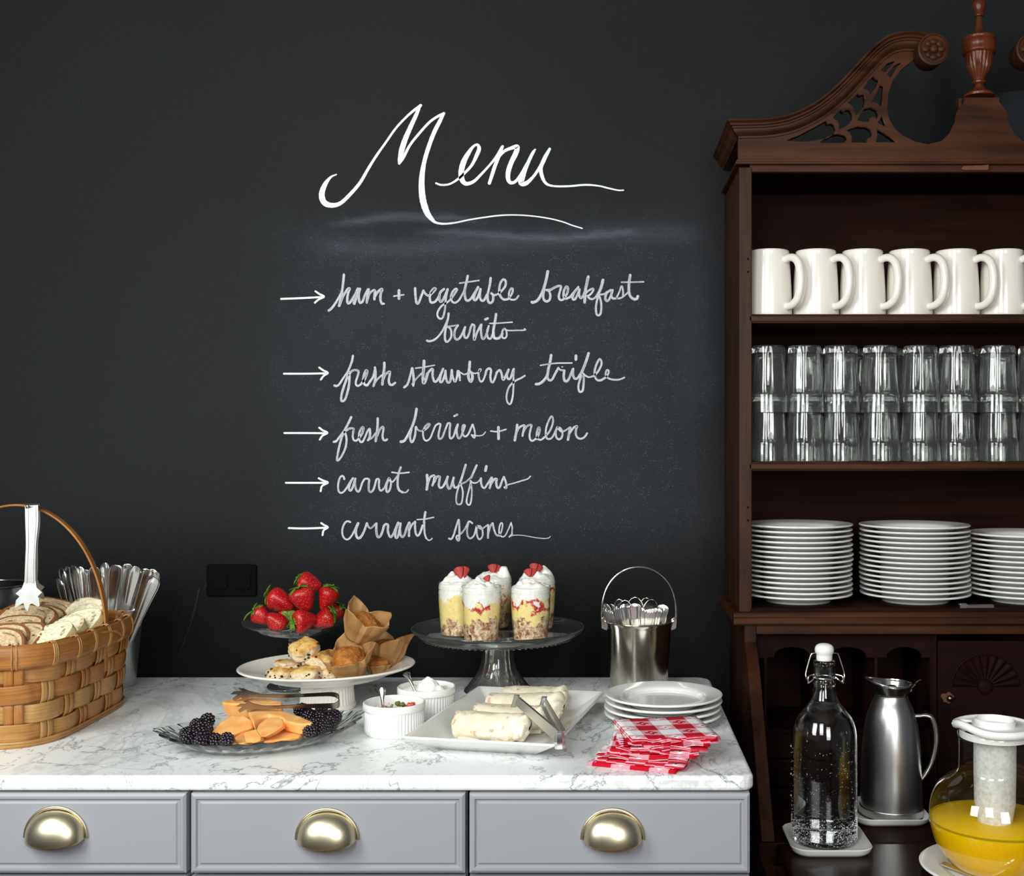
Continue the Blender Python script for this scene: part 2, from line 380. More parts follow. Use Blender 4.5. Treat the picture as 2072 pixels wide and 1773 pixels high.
strokes('menu_lettering', A, 16, [
 [(185,528,8),(150,545,14),(115,590,28),(95,650,36),(110,700,36),(155,718,30),(210,705,24),(270,650,22),(330,580,20),(380,495,18),(430,415,16),(490,330,14),(550,245,14),(610,180,14),(660,135,16),(705,102,18)],
 [(700,105,18),(675,165,24),(640,240,28),(610,310,32),(590,370,34),(577,430,26),(573,460,16)],
 [(578,455,14),(600,420,18),(640,345,16),(700,270,16),(760,205,16),(810,170,16),(848,152,18)],
 [(845,155,18),(820,205,24),(785,275,26),(750,370,26),(725,460,26),(712,550,34),(712,630,38),(722,700,40),(745,765,36),(775,805,24),(800,825,14),(850,832,12),(920,825,10),(1000,808,9),(1100,792,9),(1200,780,9),(1300,778,8),(1400,785,8),(1500,800,8),(1580,820,8),(1640,842,8),(1700,860,8)],
 [(800,582,12),(830,592,12),(880,588,12),(930,560,14),(975,520,16),(1020,470,18),(1050,410,24),(1065,370,24),(1055,345,16),(1030,355,16),(1000,395,26),(970,450,34),(955,510,34),(960,560,32),(985,585,24),(1030,572,20),(1075,530,16),(1130,470,14),(1170,420,16),(1205,360,16)],
 [(1210,355,16),(1190,410,20),(1165,470,22),(1145,530,22),(1128,582,20)],
 [(1150,500,16),(1180,430,18),(1220,385,18),(1265,365,22),(1300,358,28),(1290,400,32),(1265,450,30),(1245,510,30),(1245,560,26),(1265,580,20),(1300,560,18),(1350,480,16),(1390,400,14),(1410,375,12)],
 [(1408,378,12),(1380,430,18),(1350,490,28),(1330,545,36),(1325,580,34),(1355,582,26),(1400,540,18),(1440,480,18),(1470,420,20),(1500,370,16)],
 [(1500,372,16),(1465,440,22),(1445,490,24),(1455,545,22),(1480,585,16),(1530,600,12),(1620,600,12),(1720,592,12),(1800,598,10),(1860,612,10),(1920,625,9),(1955,625,8)]], MK, 'large white script word Menu with long flourishes')
for ar in (((540,500,2.59),[[(75,272),(180,268),(295,262)],[(255,232),(275,246),(300,260),(272,275),(252,292)]]),
           ((540,500,2.59),[[(90,664),(200,664),(315,662)],[(275,632),(295,646),(320,660),(298,675),(283,695)]]),
           ((540,800,2.59),[[(92,198),(200,198),(315,199)],[(275,170),(292,183),(318,197),(292,212),(278,232)]]),
           ((540,800,2.59),[[(100,459),(200,459),(315,459)],[(272,435),(295,447),(320,458),(290,475),(282,503)]]),
           ((540,800,2.59),[[(115,696),(200,698),(318,694)],[(285,670),(300,680),(320,692),(298,708),(292,733)]])):
    strokes('chalk_arrow', ar[0], 10, ar[1], MK)
WD = [
('ham +', (660,530,9.418), 50, [
 [(338,245),(325,400),(300,560),(240,690),(170,800),(100,890),(50,930)],[(305,560),(270,740),(247,840)],
 [(250,840),(310,680),(370,580),(420,512),(450,515),(425,580),(405,680),(410,780),(450,780),(500,700),(560,600),(605,510)],
 [(605,510),(570,620),(535,720),(527,795)],[(540,800),(590,640),(640,515)],[(645,515),(620,640),(640,770),(690,760),(740,640),(800,525)],
 [(812,525),(790,650),(775,775)],[(780,740),(830,600),(900,545),(930,555),(922,640),(920,715)],[(930,660),(980,580),(1050,518),(1068,540),(1040,620),(1035,720),(1060,795),(1098,800)],
 [30,(1290,655),(1385,640),(1480,628)],[54,(1388,545),(1388,700)]]),
('vegetable', (820,540,8.288), 44, [
 [(166,360),(172,480),(190,605),(225,605),(265,500),(305,400)],[36,(305,400),(340,455),(395,485),(440,440)],
 [(420,470),(470,420),(508,375),(480,365),(430,430),(412,520),(430,595),(490,592),(540,540),(580,470)],
 [(650,375),(590,430),(572,520),(590,585),(630,560),(690,440),(712,378)],[34,(712,375),(690,480),(675,600),(665,720),(635,840),(590,872),(545,830),(550,750),(610,660),(700,600),(770,540)],
 [34,(770,540),(830,450),(870,385),(840,372),(790,430),(765,510),(790,585),(840,602),(900,560),(950,480),(1000,380)],
 [(1048,155),(1030,250),(1000,380),(1000,480),(1020,555),(1060,568),(1110,530)],[26,(915,275),(1060,255),(1235,230)],
 [(1110,530),(1170,430),(1222,340)],[(1222,345),(1170,450),(1152,545),(1190,550),(1240,450),(1262,375)],[(1262,380),(1252,470),(1270,555),(1320,560),(1370,470)],
 [(1432,190),(1420,300),(1390,430),(1382,520),(1400,595),(1440,606),(1473,560),(1472,480),(1445,445)],[32,(1445,448),(1500,475),(1560,455)],
 [38,(1560,455),(1620,400),(1680,320),(1683,235),(1640,215),(1595,280),(1577,380),(1590,480),(1640,542),(1700,548),(1740,530)],
 [34,(1740,525),(1790,450),(1805,375),(1770,370),(1738,450),(1745,530),(1800,555),(1860,540),(1900,490)]]),
('breakfast', (1060,530,7.969), 40, [
 [46,(385,155),(365,270),(330,400),(280,530),(220,620),(150,655),(130,650)],[(330,430),(312,540),(325,615),(370,638),(415,610),(425,530),(400,465),(365,455)],
 [(375,455),(430,450),(500,412),(560,390),(598,398),(588,450),(565,540),(572,598),(610,616),(660,590)],
 [(650,590),(700,500),(710,420),(680,405),(647,470),(642,560),(680,595),(740,570)],
 [(740,575),(810,490),(878,408)],[(878,408),(810,500),(785,590),(820,605),(860,540),(898,445)],[(898,445),(890,530),(920,586),(960,540)],
 [46,(1038,240),(1015,350),(990,480),(980,650)],[24,(950,550),(985,460)],[34,(990,510),(1050,460),(1110,432),(1120,460),(1080,520),(1030,555)],[34,(1025,550),(1060,590),(1110,598),(1170,560)],
 [48,(1275,295),(1250,400),(1210,500),(1170,560)],[34,(1210,530),(1180,620),(1162,740),(1172,840),(1205,865),(1238,830),(1248,740),(1243,640),(1220,560)],[30,(1215,530),(1290,520),(1350,480)],
 [(1400,455),(1340,500),(1312,580),(1335,632),(1380,600),(1420,500),(1430,455)],[34,(1430,455),(1410,530),(1430,586),(1490,590)],
 [28,(1490,590),(1540,480),(1568,398),(1590,410),(1600,500),(1590,565),(1540,590),(1500,585)],[26,(1540,585),(1590,570),(1650,520),(1690,480)],
 [44,(1714,215),(1697,330),(1692,450),(1710,540),(1760,596),(1820,598),(1838,555)],[24,(1575,330),(1750,328),(1930,322)]]),
('burrito', (850,620,9.009), 42, [
 [(520,130),(505,240),(440,390),(360,520),(270,605),(180,636),(125,625)],[38,(500,250),(470,400),(452,530),(465,632),(510,640),(568,560),(568,450),(530,385),(480,372)],
 [30,(490,372),(600,357),(695,342)],[38,(690,352),(640,430),(627,540),(660,604),(720,580),(780,480),(820,380)],
 [(822,380),(803,470),(815,565),(860,570),(900,480),(920,400),(950,330)],[(950,330),(990,355),(985,450),(982,590),(1000,595),(1040,480),(1110,335)],
 [(1118,335),(1110,430),(1130,575),(1170,585),(1220,480),(1252,362)],[(1252,365),(1220,470),(1240,575),(1290,585),(1330,500)],
 [46,(1190,240),(1232,222)],[48,(1385,145),(1365,280),(1338,450),(1350,565),(1400,586),(1450,570),(1500,500)],[26,(1270,312),(1450,305),(1680,290)],
 [34,(1530,400),(1498,470),(1502,565),(1550,578),(1580,530),(1568,440),(1530,402)],[26,(1540,405),(1600,440),(1750,440),(1890,435),(1905,410)],[20,(1905,405),(1930,428),(1900,440)]]),
('fresh', (665,700,9.418), 46, [
 [(463,190),(440,310),(370,480),(280,620),(200,735),(150,765),(110,756)],[44,(390,500),(340,640),(290,780),(250,920),(238,1025),(262,1058),(310,1025),(355,900),(390,740),(398,600),(395,520)],
 [40,(400,530),(450,475),(520,462),(570,490),(555,570),(520,680),(525,745),(570,760),(630,720)],[46,(630,715),(690,630),(735,500),(715,470),(680,540),(662,650),(685,735),(740,748),(790,680),(850,590),(880,470)],
 [46,(883,415),(893,520),(888,650),(855,765)],[34,(862,745),(920,650),(1010,560)],
 [50,(1062,325),(1060,430),(1040,580),(1025,735)],[44,(1040,640),(1090,540),(1165,490),(1165,540),(1147,650),(1162,728),(1210,745),(1268,705)]]),
('strawberry', (805,710,7.674), 38, [
 [(100,568),(150,520),(190,400),(220,272)],[(225,270),(242,380),(247,470),(240,540)],[26,(225,520),(290,430),(370,350)],
 [46,(407,160),(403,270),(392,380),(393,480),(410,500),(435,450),(460,360)],[22,(278,270),(400,255),(570,224)],
 [(430,480),(450,380),(510,295),(543,290),(540,380),(562,468),(600,475),(650,400)],[(650,400),(705,280)],[(700,285),(665,400),(655,475),(690,478),(730,380),(740,310)],
 [(740,310),(745,400),(770,485),(810,478),(830,380),(838,300)],[(840,305),(850,400),(890,478),(920,400),(930,315)],[34,(945,315),(962,400),(965,455)],[24,(940,320),(990,348),(1030,368),(1080,352)],
 [42,(1118,172),(1110,280),(1096,380),(1112,455),(1140,475),(1160,420),(1150,350),(1125,325)],[24,(1130,325),(1190,350),(1250,340)],
 [30,(1250,345),(1290,295),(1268,295),(1253,370),(1272,460),(1310,478),(1350,400),(1370,320)],
 [34,(1360,370),(1380,300),(1420,275),(1448,305),(1437,400),(1450,475),(1480,486),(1510,420),(1540,330)],[(1530,345),(1580,300),(1610,350),(1632,445),(1660,420),(1718,295)],
 [(1720,292),(1693,380),(1712,435),(1750,425),(1795,290)],[30,(1802,280),(1797,400),(1796,560),(1785,700),(1760,805),(1730,828),(1697,780),(1692,680),(1730,560),(1820,470),(1920,420),(1972,388)]]),
('trifle', (1070,700,9.867), 48, [
 [54,(446,185),(430,300),(390,470),(368,590),(300,690),(220,752),(145,765)],[44,(365,570),(380,655),(420,690),(470,665),(520,570),(590,440)],[30,(235,390),(500,350),(860,342)],
 [36,(590,440),(630,480),(715,490)],[50,(708,495),(697,600),(712,685),(750,712),(800,660),(850,540),(880,470)],
 [46,(887,460),(882,560),(910,650),(970,645),(1030,560)],[58,(941,200),(940,272)],[22,(660,419),(682,420)],
 [54,(1193,150),(1150,290),(1090,450),(1030,580),(1000,620)],[44,(1060,560),(1020,680),(992,800),(1003,895),(1040,918),(1078,880),(1092,760),(1095,640),(1080,560)],[38,(1085,550),(1140,600),(1210,622),(1300,600)],
 [44,(1300,600),(1390,500),(1450,370),(1440,290),(1405,272),(1350,370),(1315,500),(1325,620),(1370,682),(1440,686),(1520,640)],
 [36,(1530,640),(1590,550),(1590,495),(1557,488),(1533,560),(1570,635),(1660,672),(1780,676),(1850,658),(1908,632)]]),
('fresh', (665,820,9.418), 42, [
 [46,(430,230),(370,360),(290,500),(200,620),(150,685),(100,698)],[(300,510),(250,620),(205,780),(175,930),(158,1040),(190,1050),(255,960),(318,820),(343,680),(330,570),(300,510)],
 [38,(340,485),(400,445),(478,448),(470,500),(460,600),(482,668),(530,676),(570,640)],[(570,640),(640,540),(665,440),(640,425),(592,510),(577,620),(605,695),(650,695),(700,600),(740,500),(772,455)],
 [46,(782,455),(790,540),(780,620),(752,668)],[32,(755,665),(830,620),(900,530)],[46,(936,255),(935,380),(920,540),(897,685)],[40,(930,580),(980,460),(1038,412),(1043,480),(1027,580),(1042,655),(1080,672),(1115,652)]]),
('berries', (800,815,8.633), 38, [
 [46,(370,110),(350,240),(300,400),(240,530),(170,650),(130,677),(95,682)],[(280,480),(257,590),(272,674),(300,684),(338,600),(353,500),(357,425)],[28,(365,420),(400,480),(460,495),(490,490)],
 [32,(480,500),(560,440),(600,385),(572,370),(512,430),(483,530),(502,635),(550,664),(610,620),(660,500),(700,405),(755,365)],[34,(755,365),(788,380),(775,460),(752,570),(772,635),(820,605),(870,480),(915,365)],
 [(920,360),(958,370),(950,480),(950,590),(975,624),(1020,580),(1060,450),(1090,380)],[(1092,380),(1072,480),(1090,595),(1120,622),(1160,560),(1180,480)],[36,(1028,235),(1082,208)],
 [34,(1170,540),(1212,420),(1205,390),(1178,405),(1172,500),(1192,575),(1240,585),(1290,520),(1345,385)],[30,(1352,380),(1380,470),(1392,560),(1378,615),(1332,565)],[20,(1335,562),(1420,578),(1520,568),(1575,512)]]),
('+', (800,815,8.633), 38, [[26,(1665,495),(1790,505),(1932,467)],[48,(1800,430),(1803,632)]]),
('melon', (1010,830,10.36), 46, [
 [54,(378,310),(370,420),(345,540),(328,635)],[(350,500),(420,370),(510,322),(530,340),(510,430),(490,540)],[(510,450),(570,350),(640,312),(678,325),(660,400),(637,520),(652,615),(700,643),(770,600)],
 [40,(780,610),(830,510),(855,410),(835,362),(802,420),(787,530),(812,605),(880,622),(950,570),(990,530)],[40,(980,540),(1060,440),(1120,300),(1130,190),(1097,130),(1030,240),(982,390),(977,520),(1002,595),(1060,605),(1120,560),(1190,420),(1220,360)],
 [(1225,360),(1187,450),(1198,565),(1250,612),(1308,578),(1328,470),(1290,388),(1240,365)],[34,(1240,395),(1300,450),(1380,430),(1480,358)],
 [54,(1488,368),(1470,480),(1443,620)],[44,(1480,480),(1560,370),(1635,338),(1615,400),(1607,500),(1642,575),(1710,602),(1790,565),(1845,485)]]),
('carrot', (670,930,10.36), 46, [
 [(278,412),(265,365),(225,345),(178,400),(148,530),(158,655),(200,698),(260,675),(330,590),(400,480),(455,395)],[(460,390),(402,500),(375,610),(400,652),(440,615),(480,500),(508,400)],
 [(510,400),(502,520),(532,645),(580,672),(620,600),(650,500),(700,415),(750,398)],[(750,398),(798,425),(790,520),(792,640),(830,682),(880,645),(920,540),(950,425),(985,405)],
 [(985,405),(1008,435),(1002,540),(1022,635),(1060,650),(1120,590),(1160,500),(1210,395)],[(1215,390),(1168,520),(1157,635),(1182,682),(1230,630),(1258,500),(1230,400)],[36,(1230,440),(1290,468),(1350,400),(1400,330)],
 [46,(1460,165),(1420,280),(1397,430),(1397,560),(1430,645),(1500,688)],[30,(1490,684),(1570,690),(1622,635)],[32,(1275,268),(1450,287),(1635,270)]]),
('muffins', (850,930,8.633), 42, [
 [48,(122,272),(132,390),(117,525)],[(130,430),(180,310),(240,282),(250,305),(235,400),(217,452)],[(250,390),(290,305),(342,300),(340,350),(327,440),(347,494),(400,475),(450,380),(483,300)],
 [(485,300),(467,390),(492,495),(530,495),(565,400),(588,318)],[(585,318),(575,400),(602,484),(650,484),(700,420)],[(798,92),(760,220),(720,350),(690,430)],
 [30,(690,430),(650,560),(633,680),(643,765),(680,783),(722,765),(743,670),(747,560),(720,460),(700,430)],[28,(710,430),(800,390),(880,320)],
 [38,(988,102),(940,210),(893,320)],[30,(882,420),(852,540),(822,660),(813,745),(842,792),(878,775),(898,670),(903,540),(890,430),(880,370)],[26,(885,372),(930,408),(1000,398),(1060,335)],
 [38,(1065,330),(1065,400),(1087,475),(1130,494),(1180,420)],[48,(1158,120),(1143,195)],[(1180,430),(1247,318)],[(1255,318),(1240,400),(1217,500)],[(1230,440),(1290,352),(1338,342),(1330,400),(1347,484),(1390,484),(1430,380),(1463,308)],
 [36,(1465,305),(1500,400),(1507,495),(1475,485)],[24,(1480,480),(1540,440),(1650,410),(1780,370),(1880,338),(1928,292)]]),
('currant', (680,1025,9.867), 42, [
 [(285,312),(230,295),(172,335),(128,450),(133,570),(180,645),(240,654),(300,600),(360,500),(435,335)],[46,(445,335),(402,450),(402,570),(440,634),(490,615),(550,520),(590,420),(618,335)],
 [34,(620,335),(650,405),(690,436),(740,400),(795,340)],[46,(807,340),(805,430),(812,540),(840,612),(890,585),(930,490),(960,385),(1000,350)],[46,(1000,350),(1038,375),(1035,480),(1062,580),(1100,608),(1150,540),(1200,420),(1240,325)],
 [44,(1245,325),(1202,450),(1183,570),(1202,628),(1240,585),(1270,450),(1288,340)],[44,(1290,340),(1277,450),(1292,570),(1330,608),(1370,560),(1410,430),(1458,325)],
 [48,(1466,325),(1460,430),(1457,588)],[38,(1465,470),(1520,360),(1575,305)],[44,(1580,305),(1577,400),(1592,530),(1630,584),(1680,520),(1728,380)],
 [48,(1784,115),(1765,240),(1760,330)],[40,(1762,320),(1762,400),(1772,540),(1802,635)],[26,(1798,630),(1850,676),(1895,662),(1918,638)],[28,(1620,262),(1780,250),(1948,217)]]),
('scones', (890,1030,8.633), 36, [
 [(160,517),(200,525),(240,460),(280,330),(322,195)],[(330,190),(340,300),(342,430),(332,548),(300,530),(292,480),(330,462)],[30,(330,462),(400,400),(460,310),(500,228),(530,222),(568,250)],
 [30,(500,235),(477,350),(483,460),(520,515),(570,495),(610,430),(640,305)],[32,(645,305),(643,400),(662,500),(700,530),(742,480),(748,390),(710,305),(650,300)],[26,(680,330),(730,350),(790,312),(842,275)],
 [36,(845,285),(845,390),(842,502)],[34,(850,420),(880,310),(918,250)],[32,(925,250),(942,340),(980,445),(1030,468)],
 [26,(1040,470),(1080,380),(1095,265),(1065,250),(1037,340),(1042,440),(1090,486),(1140,466),(1190,370),(1242,245)],[26,(1245,240),(1265,330),(1260,440)],[30,(1262,440),(1215,488)],[16,(1220,480),(1300,460),(1420,460),(1550,480),(1700,505),(1830,516),(1900,506),(1930,480)]]),
]
for wn, fr, wd, ls in WD: strokes('chalk_lettering', fr, wd * 0.93, ls, CK, 'white chalk handwriting ' + wn if wn != '+' else 'white chalk plus sign')
strokes('chalk_scratch', (380,1080,8.633), 9, [[(425,540),(370,700),(300,960)],[(195,950),(150,1160),(70,1468)],[(1145,530),(1080,740),(985,1075)]], M['faint'])
strokes('chalk_scratch', (0,980,2.86), 3, [[(1155,600),(1120,760),(1040,980)]], M['faint'])
# painted over wall socket
so = thing('wall_outlet', 'black painted double socket plate on the wall above the marble', 'wall outlet', W(470, 1174, WY))
MB().prism(rrect(0.094, 0.060, 0.005), -0.006, 0, 'y').build('cover_plate', plain('black_plate', srgb(4, 6, 6), 0.8, spec=0.1), so, bevel=0.0015)
for s_ in (-1, 1):
    sk = MB().prism([(s_ * 0.022 + x, z) for x, z in rrect(0.030, 0.036, 0.008)], -0.0085, -0.006, 'y').build('socket', plain('black_socket', srgb(5, 7, 7), 0.8, spec=0.1), so, bevel=0.0008)
    mb = MB()
    for dx in (-0.006, 0.006): mb.box(s_ * 0.022 + dx - 0.0011, s_ * 0.022 + dx + 0.0011, -0.0089, -0.0084, -0.001, 0.008)
    mb.build('slot', M['black'], sk)
# ------------------------------------------------------------ marble worktop and base cabinets
t = NT('marble'); c = t.coord()
d1 = t.noise(c, 3.2, 6, 0.62, 1.0); 
def vein(scale, dist, seed, wid, rot=0.5):
    v = t.mapping(c, (1, 0.62, 1), (0, 0, rot), (seed, seed * 1.7, 0))
    n_ = t.noise(v, scale, 7, 0.62, dist); a = t.math('ABSOLUTE', t.math('SUBTRACT', n_, 0.5))
    return t.ramp(a, [(0.0, 1.0), (wid, 0.0)])
v1 = vein(4.2, 0.8, 1.3, 0.0075); v2 = vein(8.5, 1.0, 4.1, 0.0075, 0.9); v3 = vein(2.2, 0.9, 8.2, 0.016, 0.3); v4 = vein(15, 0.9, 2.2, 0.010, 1.3)
cloud = t.ramp(d1, [(0.35, srgb(234, 237, 237)), (0.65, srgb(251, 252, 251))])
msk = t.ramp(t.noise(c, 6, 3), [(0.42, 0.0), (0.60, 1.0)])
col = t.mix(t.math('MULTIPLY', v3, 0.32), cloud, srgb(150, 156, 160))
col = t.mix(t.math('MULTIPLY', v1, 0.8), col, srgb(104, 110, 118))
col = t.mix(t.math('MULTIPLY', t.math('MULTIPLY', v2, msk), 0.6), col, srgb(104, 110, 116))
col = t.mix(t.math('MULTIPLY', t.math('MULTIPLY', v4, msk), 0.45), col, srgb(130, 135, 140))
t.set(color=col, rough=0.28, spec=0.45); M['marble'] = t.mat
CX = 0.197
out = []
for x, y in [(-1.7, 1.515), (-1.7, 2.15)]: out.append((x, y))
rr = 0.028
for k in range(9): a = R(90 - 90 * k / 8); out.append((CX - rr + rr * cos(a), 2.15 - rr + rr * sin(a)))
for k in range(7): a = R(0 - 90 * k / 6); out.append((CX - 0.018 + 0.018 * cos(a), 1.515 + 0.018 + 0.018 * sin(a)))
wt = MB().prism(out, TOP - 0.0195, TOP, 'z').build('worktop', M['marble'], bevel=0.005, bseg=3)
tag(wt, 'white grey veined marble worktop carrying the whole breakfast buffet', 'worktop')
M['greypaint'] = plain('grey_cabinet_paint', srgb(150, 152, 158), 0.45, bump=0.05, bscale=600)
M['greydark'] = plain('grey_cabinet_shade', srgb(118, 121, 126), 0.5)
FY = 1.53
def drawer_front(z0, z1, x0, x1, par):
    mb = MB(); ins = [(0, 0), (0, -0.017), (0.0035, -0.0195), (0.0065, -0.0195), (0.0085, -0.0165), (0.0105, -0.0165), (0.013, -0.0185)]
    vs_ = []
    for i, y in ins: vs_ += [(x0 + i, y, z0 + i), (x1 - i, y, z0 + i), (x1 - i, y, z1 - i), (x0 + i, y, z1 - i)]
    fs = [tuple((k * 4 + q, k * 4 + (q + 1) % 4, k * 4 + 4 + (q + 1) % 4, k * 4 + 4 + q)[::-1]) for k in range(len(ins) - 1) for q in range(4)]
    n = 4 * len(ins) - 4; fs += [(n, n + 1, n + 2, n + 3), (3, 2, 1, 0)]
    mb.add(vs_, fs); return mb.build('drawer_front', M['greypaint'], par, smooth=20)
def cup_pull(x, z, par):
    a, b, d = 0.0365, 0.034, 0.026
    mb = MB()
    def g(u, v):
        uu = u * PI; vv = v * R(104)
        s_ = sin(uu) ** 0.8 if 0 < u < 1 else 0.0
        return (a * cos(uu), -0.0185 - d * s_ * sin(vv), b * s_ * cos(vv))
    mb.grid(g, 32, 14)
    o = mb.build('cup_pull', M['brass'], par, loc=(x, 0, z), solid=0.0016, smooth=60)
    fl = MB(); P = [((a + 0.003) * cos(q * PI / 24), -0.0195, (b + 0.004) * sin(q * PI / 24) + 0.000) for q in range(25)]
    fl.tube(P, 0.0022, 8); fl.build('flange', M['brass'], o, smooth=60)
    return o
LB = ['grey base cabinet at far left with a brass cup pull, below the bread basket', 'grey middle base cabinet with brass cup pull, below the melon and ramekins', 'grey base cabinet at the right end of the marble, below the napkins']
for i, (a, b, px_) in enumerate([(-162, 377, 109), (387, 941, 660), (950, 1517, 1240)]):
    x0, x1 = (a - VX) / F * (FY - 0.017), (b - VX) / F * (FY - 0.017)
    xm = (x0 + x1) / 2
    cb = thing('base_cabinet', LB[i], 'cabinet', (xm, FY, 0), group='grey base cabinets under the marble')
    x0 -= xm; x1 -= xm
    MB().box(x0 - 0.0015, x1 + 0.0015, 0.002, 0.60, 0.09, TOP - 0.0197).build('body', M['greydark'], cb, smooth=None)
    zt = EYE - (1606 - VY) / F * (FY - 0.018); zb = EYE - (1767 - VY) / F * (FY - 0.018)
    d = drawer_front(zb, zt, x0, x1, cb)
    cup_pull((px_ - VX) / F * 1.505 - xm, EYE - (1701 - VY) / F * 1.505 if i else EYE - (1697 - VY) / F * 1.505, d)
    z = zb - 0.005
    for h in (0.26, 0.335):
        d = drawer_front(z - h, z, x0, x1, cb); cup_pull(0, z - 0.055, d); z -= h + 0.005
    MB().box(x0, x1, 0.05, 0.55, 0, 0.09).build('toe_kick', M['greydark'], cb, smooth=None)

# ------------------------------------------------------------ secretary cabinet (hutch on an open slant desk)
HY = 2.0; HX = 0.643; HL = 0.234; HR = 2 * HX - HL; HB = 2.232
def hz(py, Y=HY): return EYE - (py - VY) / F * Y
def hx(px_, Y=HY): return (px_ - VX) / F * Y
hut = thing('secretary_cabinet', 'tall dark mahogany secretary cabinet with scrolled pediment, right of the marble', 'cabinet', (HX, HY, 0))
def hb(name, x0, x1, y0, y1, z0, z1, mat='wood', bev=0.0012, par=None):
    return MB().box(x0 - HX, x1 - HX, y0 - HY, y1 - HY, z0, z1).build(name, M[mat], par or hut, smooth=None, bevel=bev)
Z0, Z1 = 1.049, 1.806
hb('side_panel', HL + 0.001, HL + 0.018, HY + 0.012, HB, Z0, 1.80, 'wood_v'); hb('side_panel', HR - 0.018, HR - 0.001, HY + 0.012, HB, Z0, 1.80, 'wood_v')
for x0, x1 in ((HL, HL + 0.0215), (HR - 0.0215, HR)):
    s_ = hb('stile', x0, x1, HY, HY + 0.014, Z0, 1.80, 'wood_v', 0.0015)
    for z in (1.645, 1.623, 1.226, 1.204):
        MB().tube([((x0 + x1) / 2 - HX + 0.004, -0.0006, z), ((x0 + x1) / 2 - HX + 0.004, 0.0004, z)], 0.0018, 10).build('screw_hole', M['black'], s_)
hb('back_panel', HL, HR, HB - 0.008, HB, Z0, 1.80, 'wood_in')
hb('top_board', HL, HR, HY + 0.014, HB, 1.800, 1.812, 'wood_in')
xi0, xi1 = HL + 0.018, HR - 0.018
SH1, SH2, SH3 = 1.552, 1.3025, 1.055
for z in (SH1, SH2):
    o = MB().prism([(0.003, z - 0.015), (0.0, z - 0.011), (0.0, z - 0.004), (0.003, z), (HB - HY - 0.009, z), (HB - HY - 0.009, z - 0.015)], xi0 - HX, xi1 - HX, 'x').build('shelf', M['wood'], hut, smooth=20)
hb('shelf', xi0, xi1, HY, HB - 0.009, SH3 - 0.012, SH3, 'wood_in')
# inner frieze rail at the top of the opening
hb('top_rail', xi0, xi1, HY + 0.002, HY + 0.016, 1.792, 1.806, 'wood')
def sweep_mould(name, path, prof, par=hut, mat='wood', mitre_start=0.0):
    # path: list of (x,z) along the front; prof: (n down, d forward)
    mb = MB(); n = len(path)
    def g(u, v):
        i = min(n - 1, int(round(u * (n - 1)))); k = int(round(v * (len(prof) - 1)))
        p = Vector(path[i]); a = Vector(path[max(0, i - 1)]); b = Vector(path[min(n - 1, i + 1)])
        tt = (b - a).normalized(); nn = Vector((tt.y, -tt.x)); dn, df = prof[k]
        q = p + nn * dn
        if i == 0: q.x -= df
        return (q.x - HX, -df, q.y)
    mb.grid(g, n - 1, len(prof) - 1)
    return mb.build(name, M[mat], par, smooth=40)
def C1(x, y, Y=HY): return (hx(1420 + x / 3.178, Y), hz(y / 3.178, Y))
prof = [(0, -0.02), (0, 0.022), (0.003, 0.0225), (0.0045, 0.019), (0.006, 0.0175), (0.0085, 0.0175), (0.010, 0.014), (0.0125, 0.014), (0.014, 0.012), (0.018, 0.0115), (0.022, 0.0085), (0.0245, 0.004), (0.026, 0.0035), (0.0275, 0.0035), (0.0275, -0.02)]
top = [(228, 772), (300, 770), (380, 768), (450, 762), (530, 748), (600, 725), (680, 688), (750, 645), (830, 582), (900, 515), (970, 440), (1030, 375), (1090, 312), (1150, 262), (1210, 228), (1280, 210), (1350, 206), (1420, 214), (1480, 235)]
PT = [tuple(C1(x, y, 1.985)) for x, y in crom(top, 4)]
PT = [(HL, PT[0][1])] + [p for p in PT if p[0] > HL + 0.004]
sweep_mould('scroll_moulding', PT, prof)
sweep_mould('scroll_moulding', [(2 * HX - x, z) for x, z in PT][::-1], prof)
# side returns of the cornice
for sgn in (-1, 1):
    mb = MB(); xe = HL if sgn < 0 else HR; zt = PT[0][1]
    def g(u, v):
        dn, df = prof[int(round(v * (len(prof) - 1)))]
        y = -df if u < 0.5 else HB - HY
        return (xe + sgn * df - HX, y, zt - dn)
    mb.grid(g, 1, len(prof) - 1); mb.build('cornice_return', M['wood'], hut, smooth=40)
    for z, dd, hh in ((1.8035, 0.006, 0.010),):
        pass
# bead mouldings under the frieze, front and sides
for z0, z1, p in ((1.8035, 1.808, 0.007), (1.808, 1.8125, 0.0045)):
    hb('bead_moulding', HL - p, HR + p, HY - p, HB, z0, z1, 'wood', 0.001)
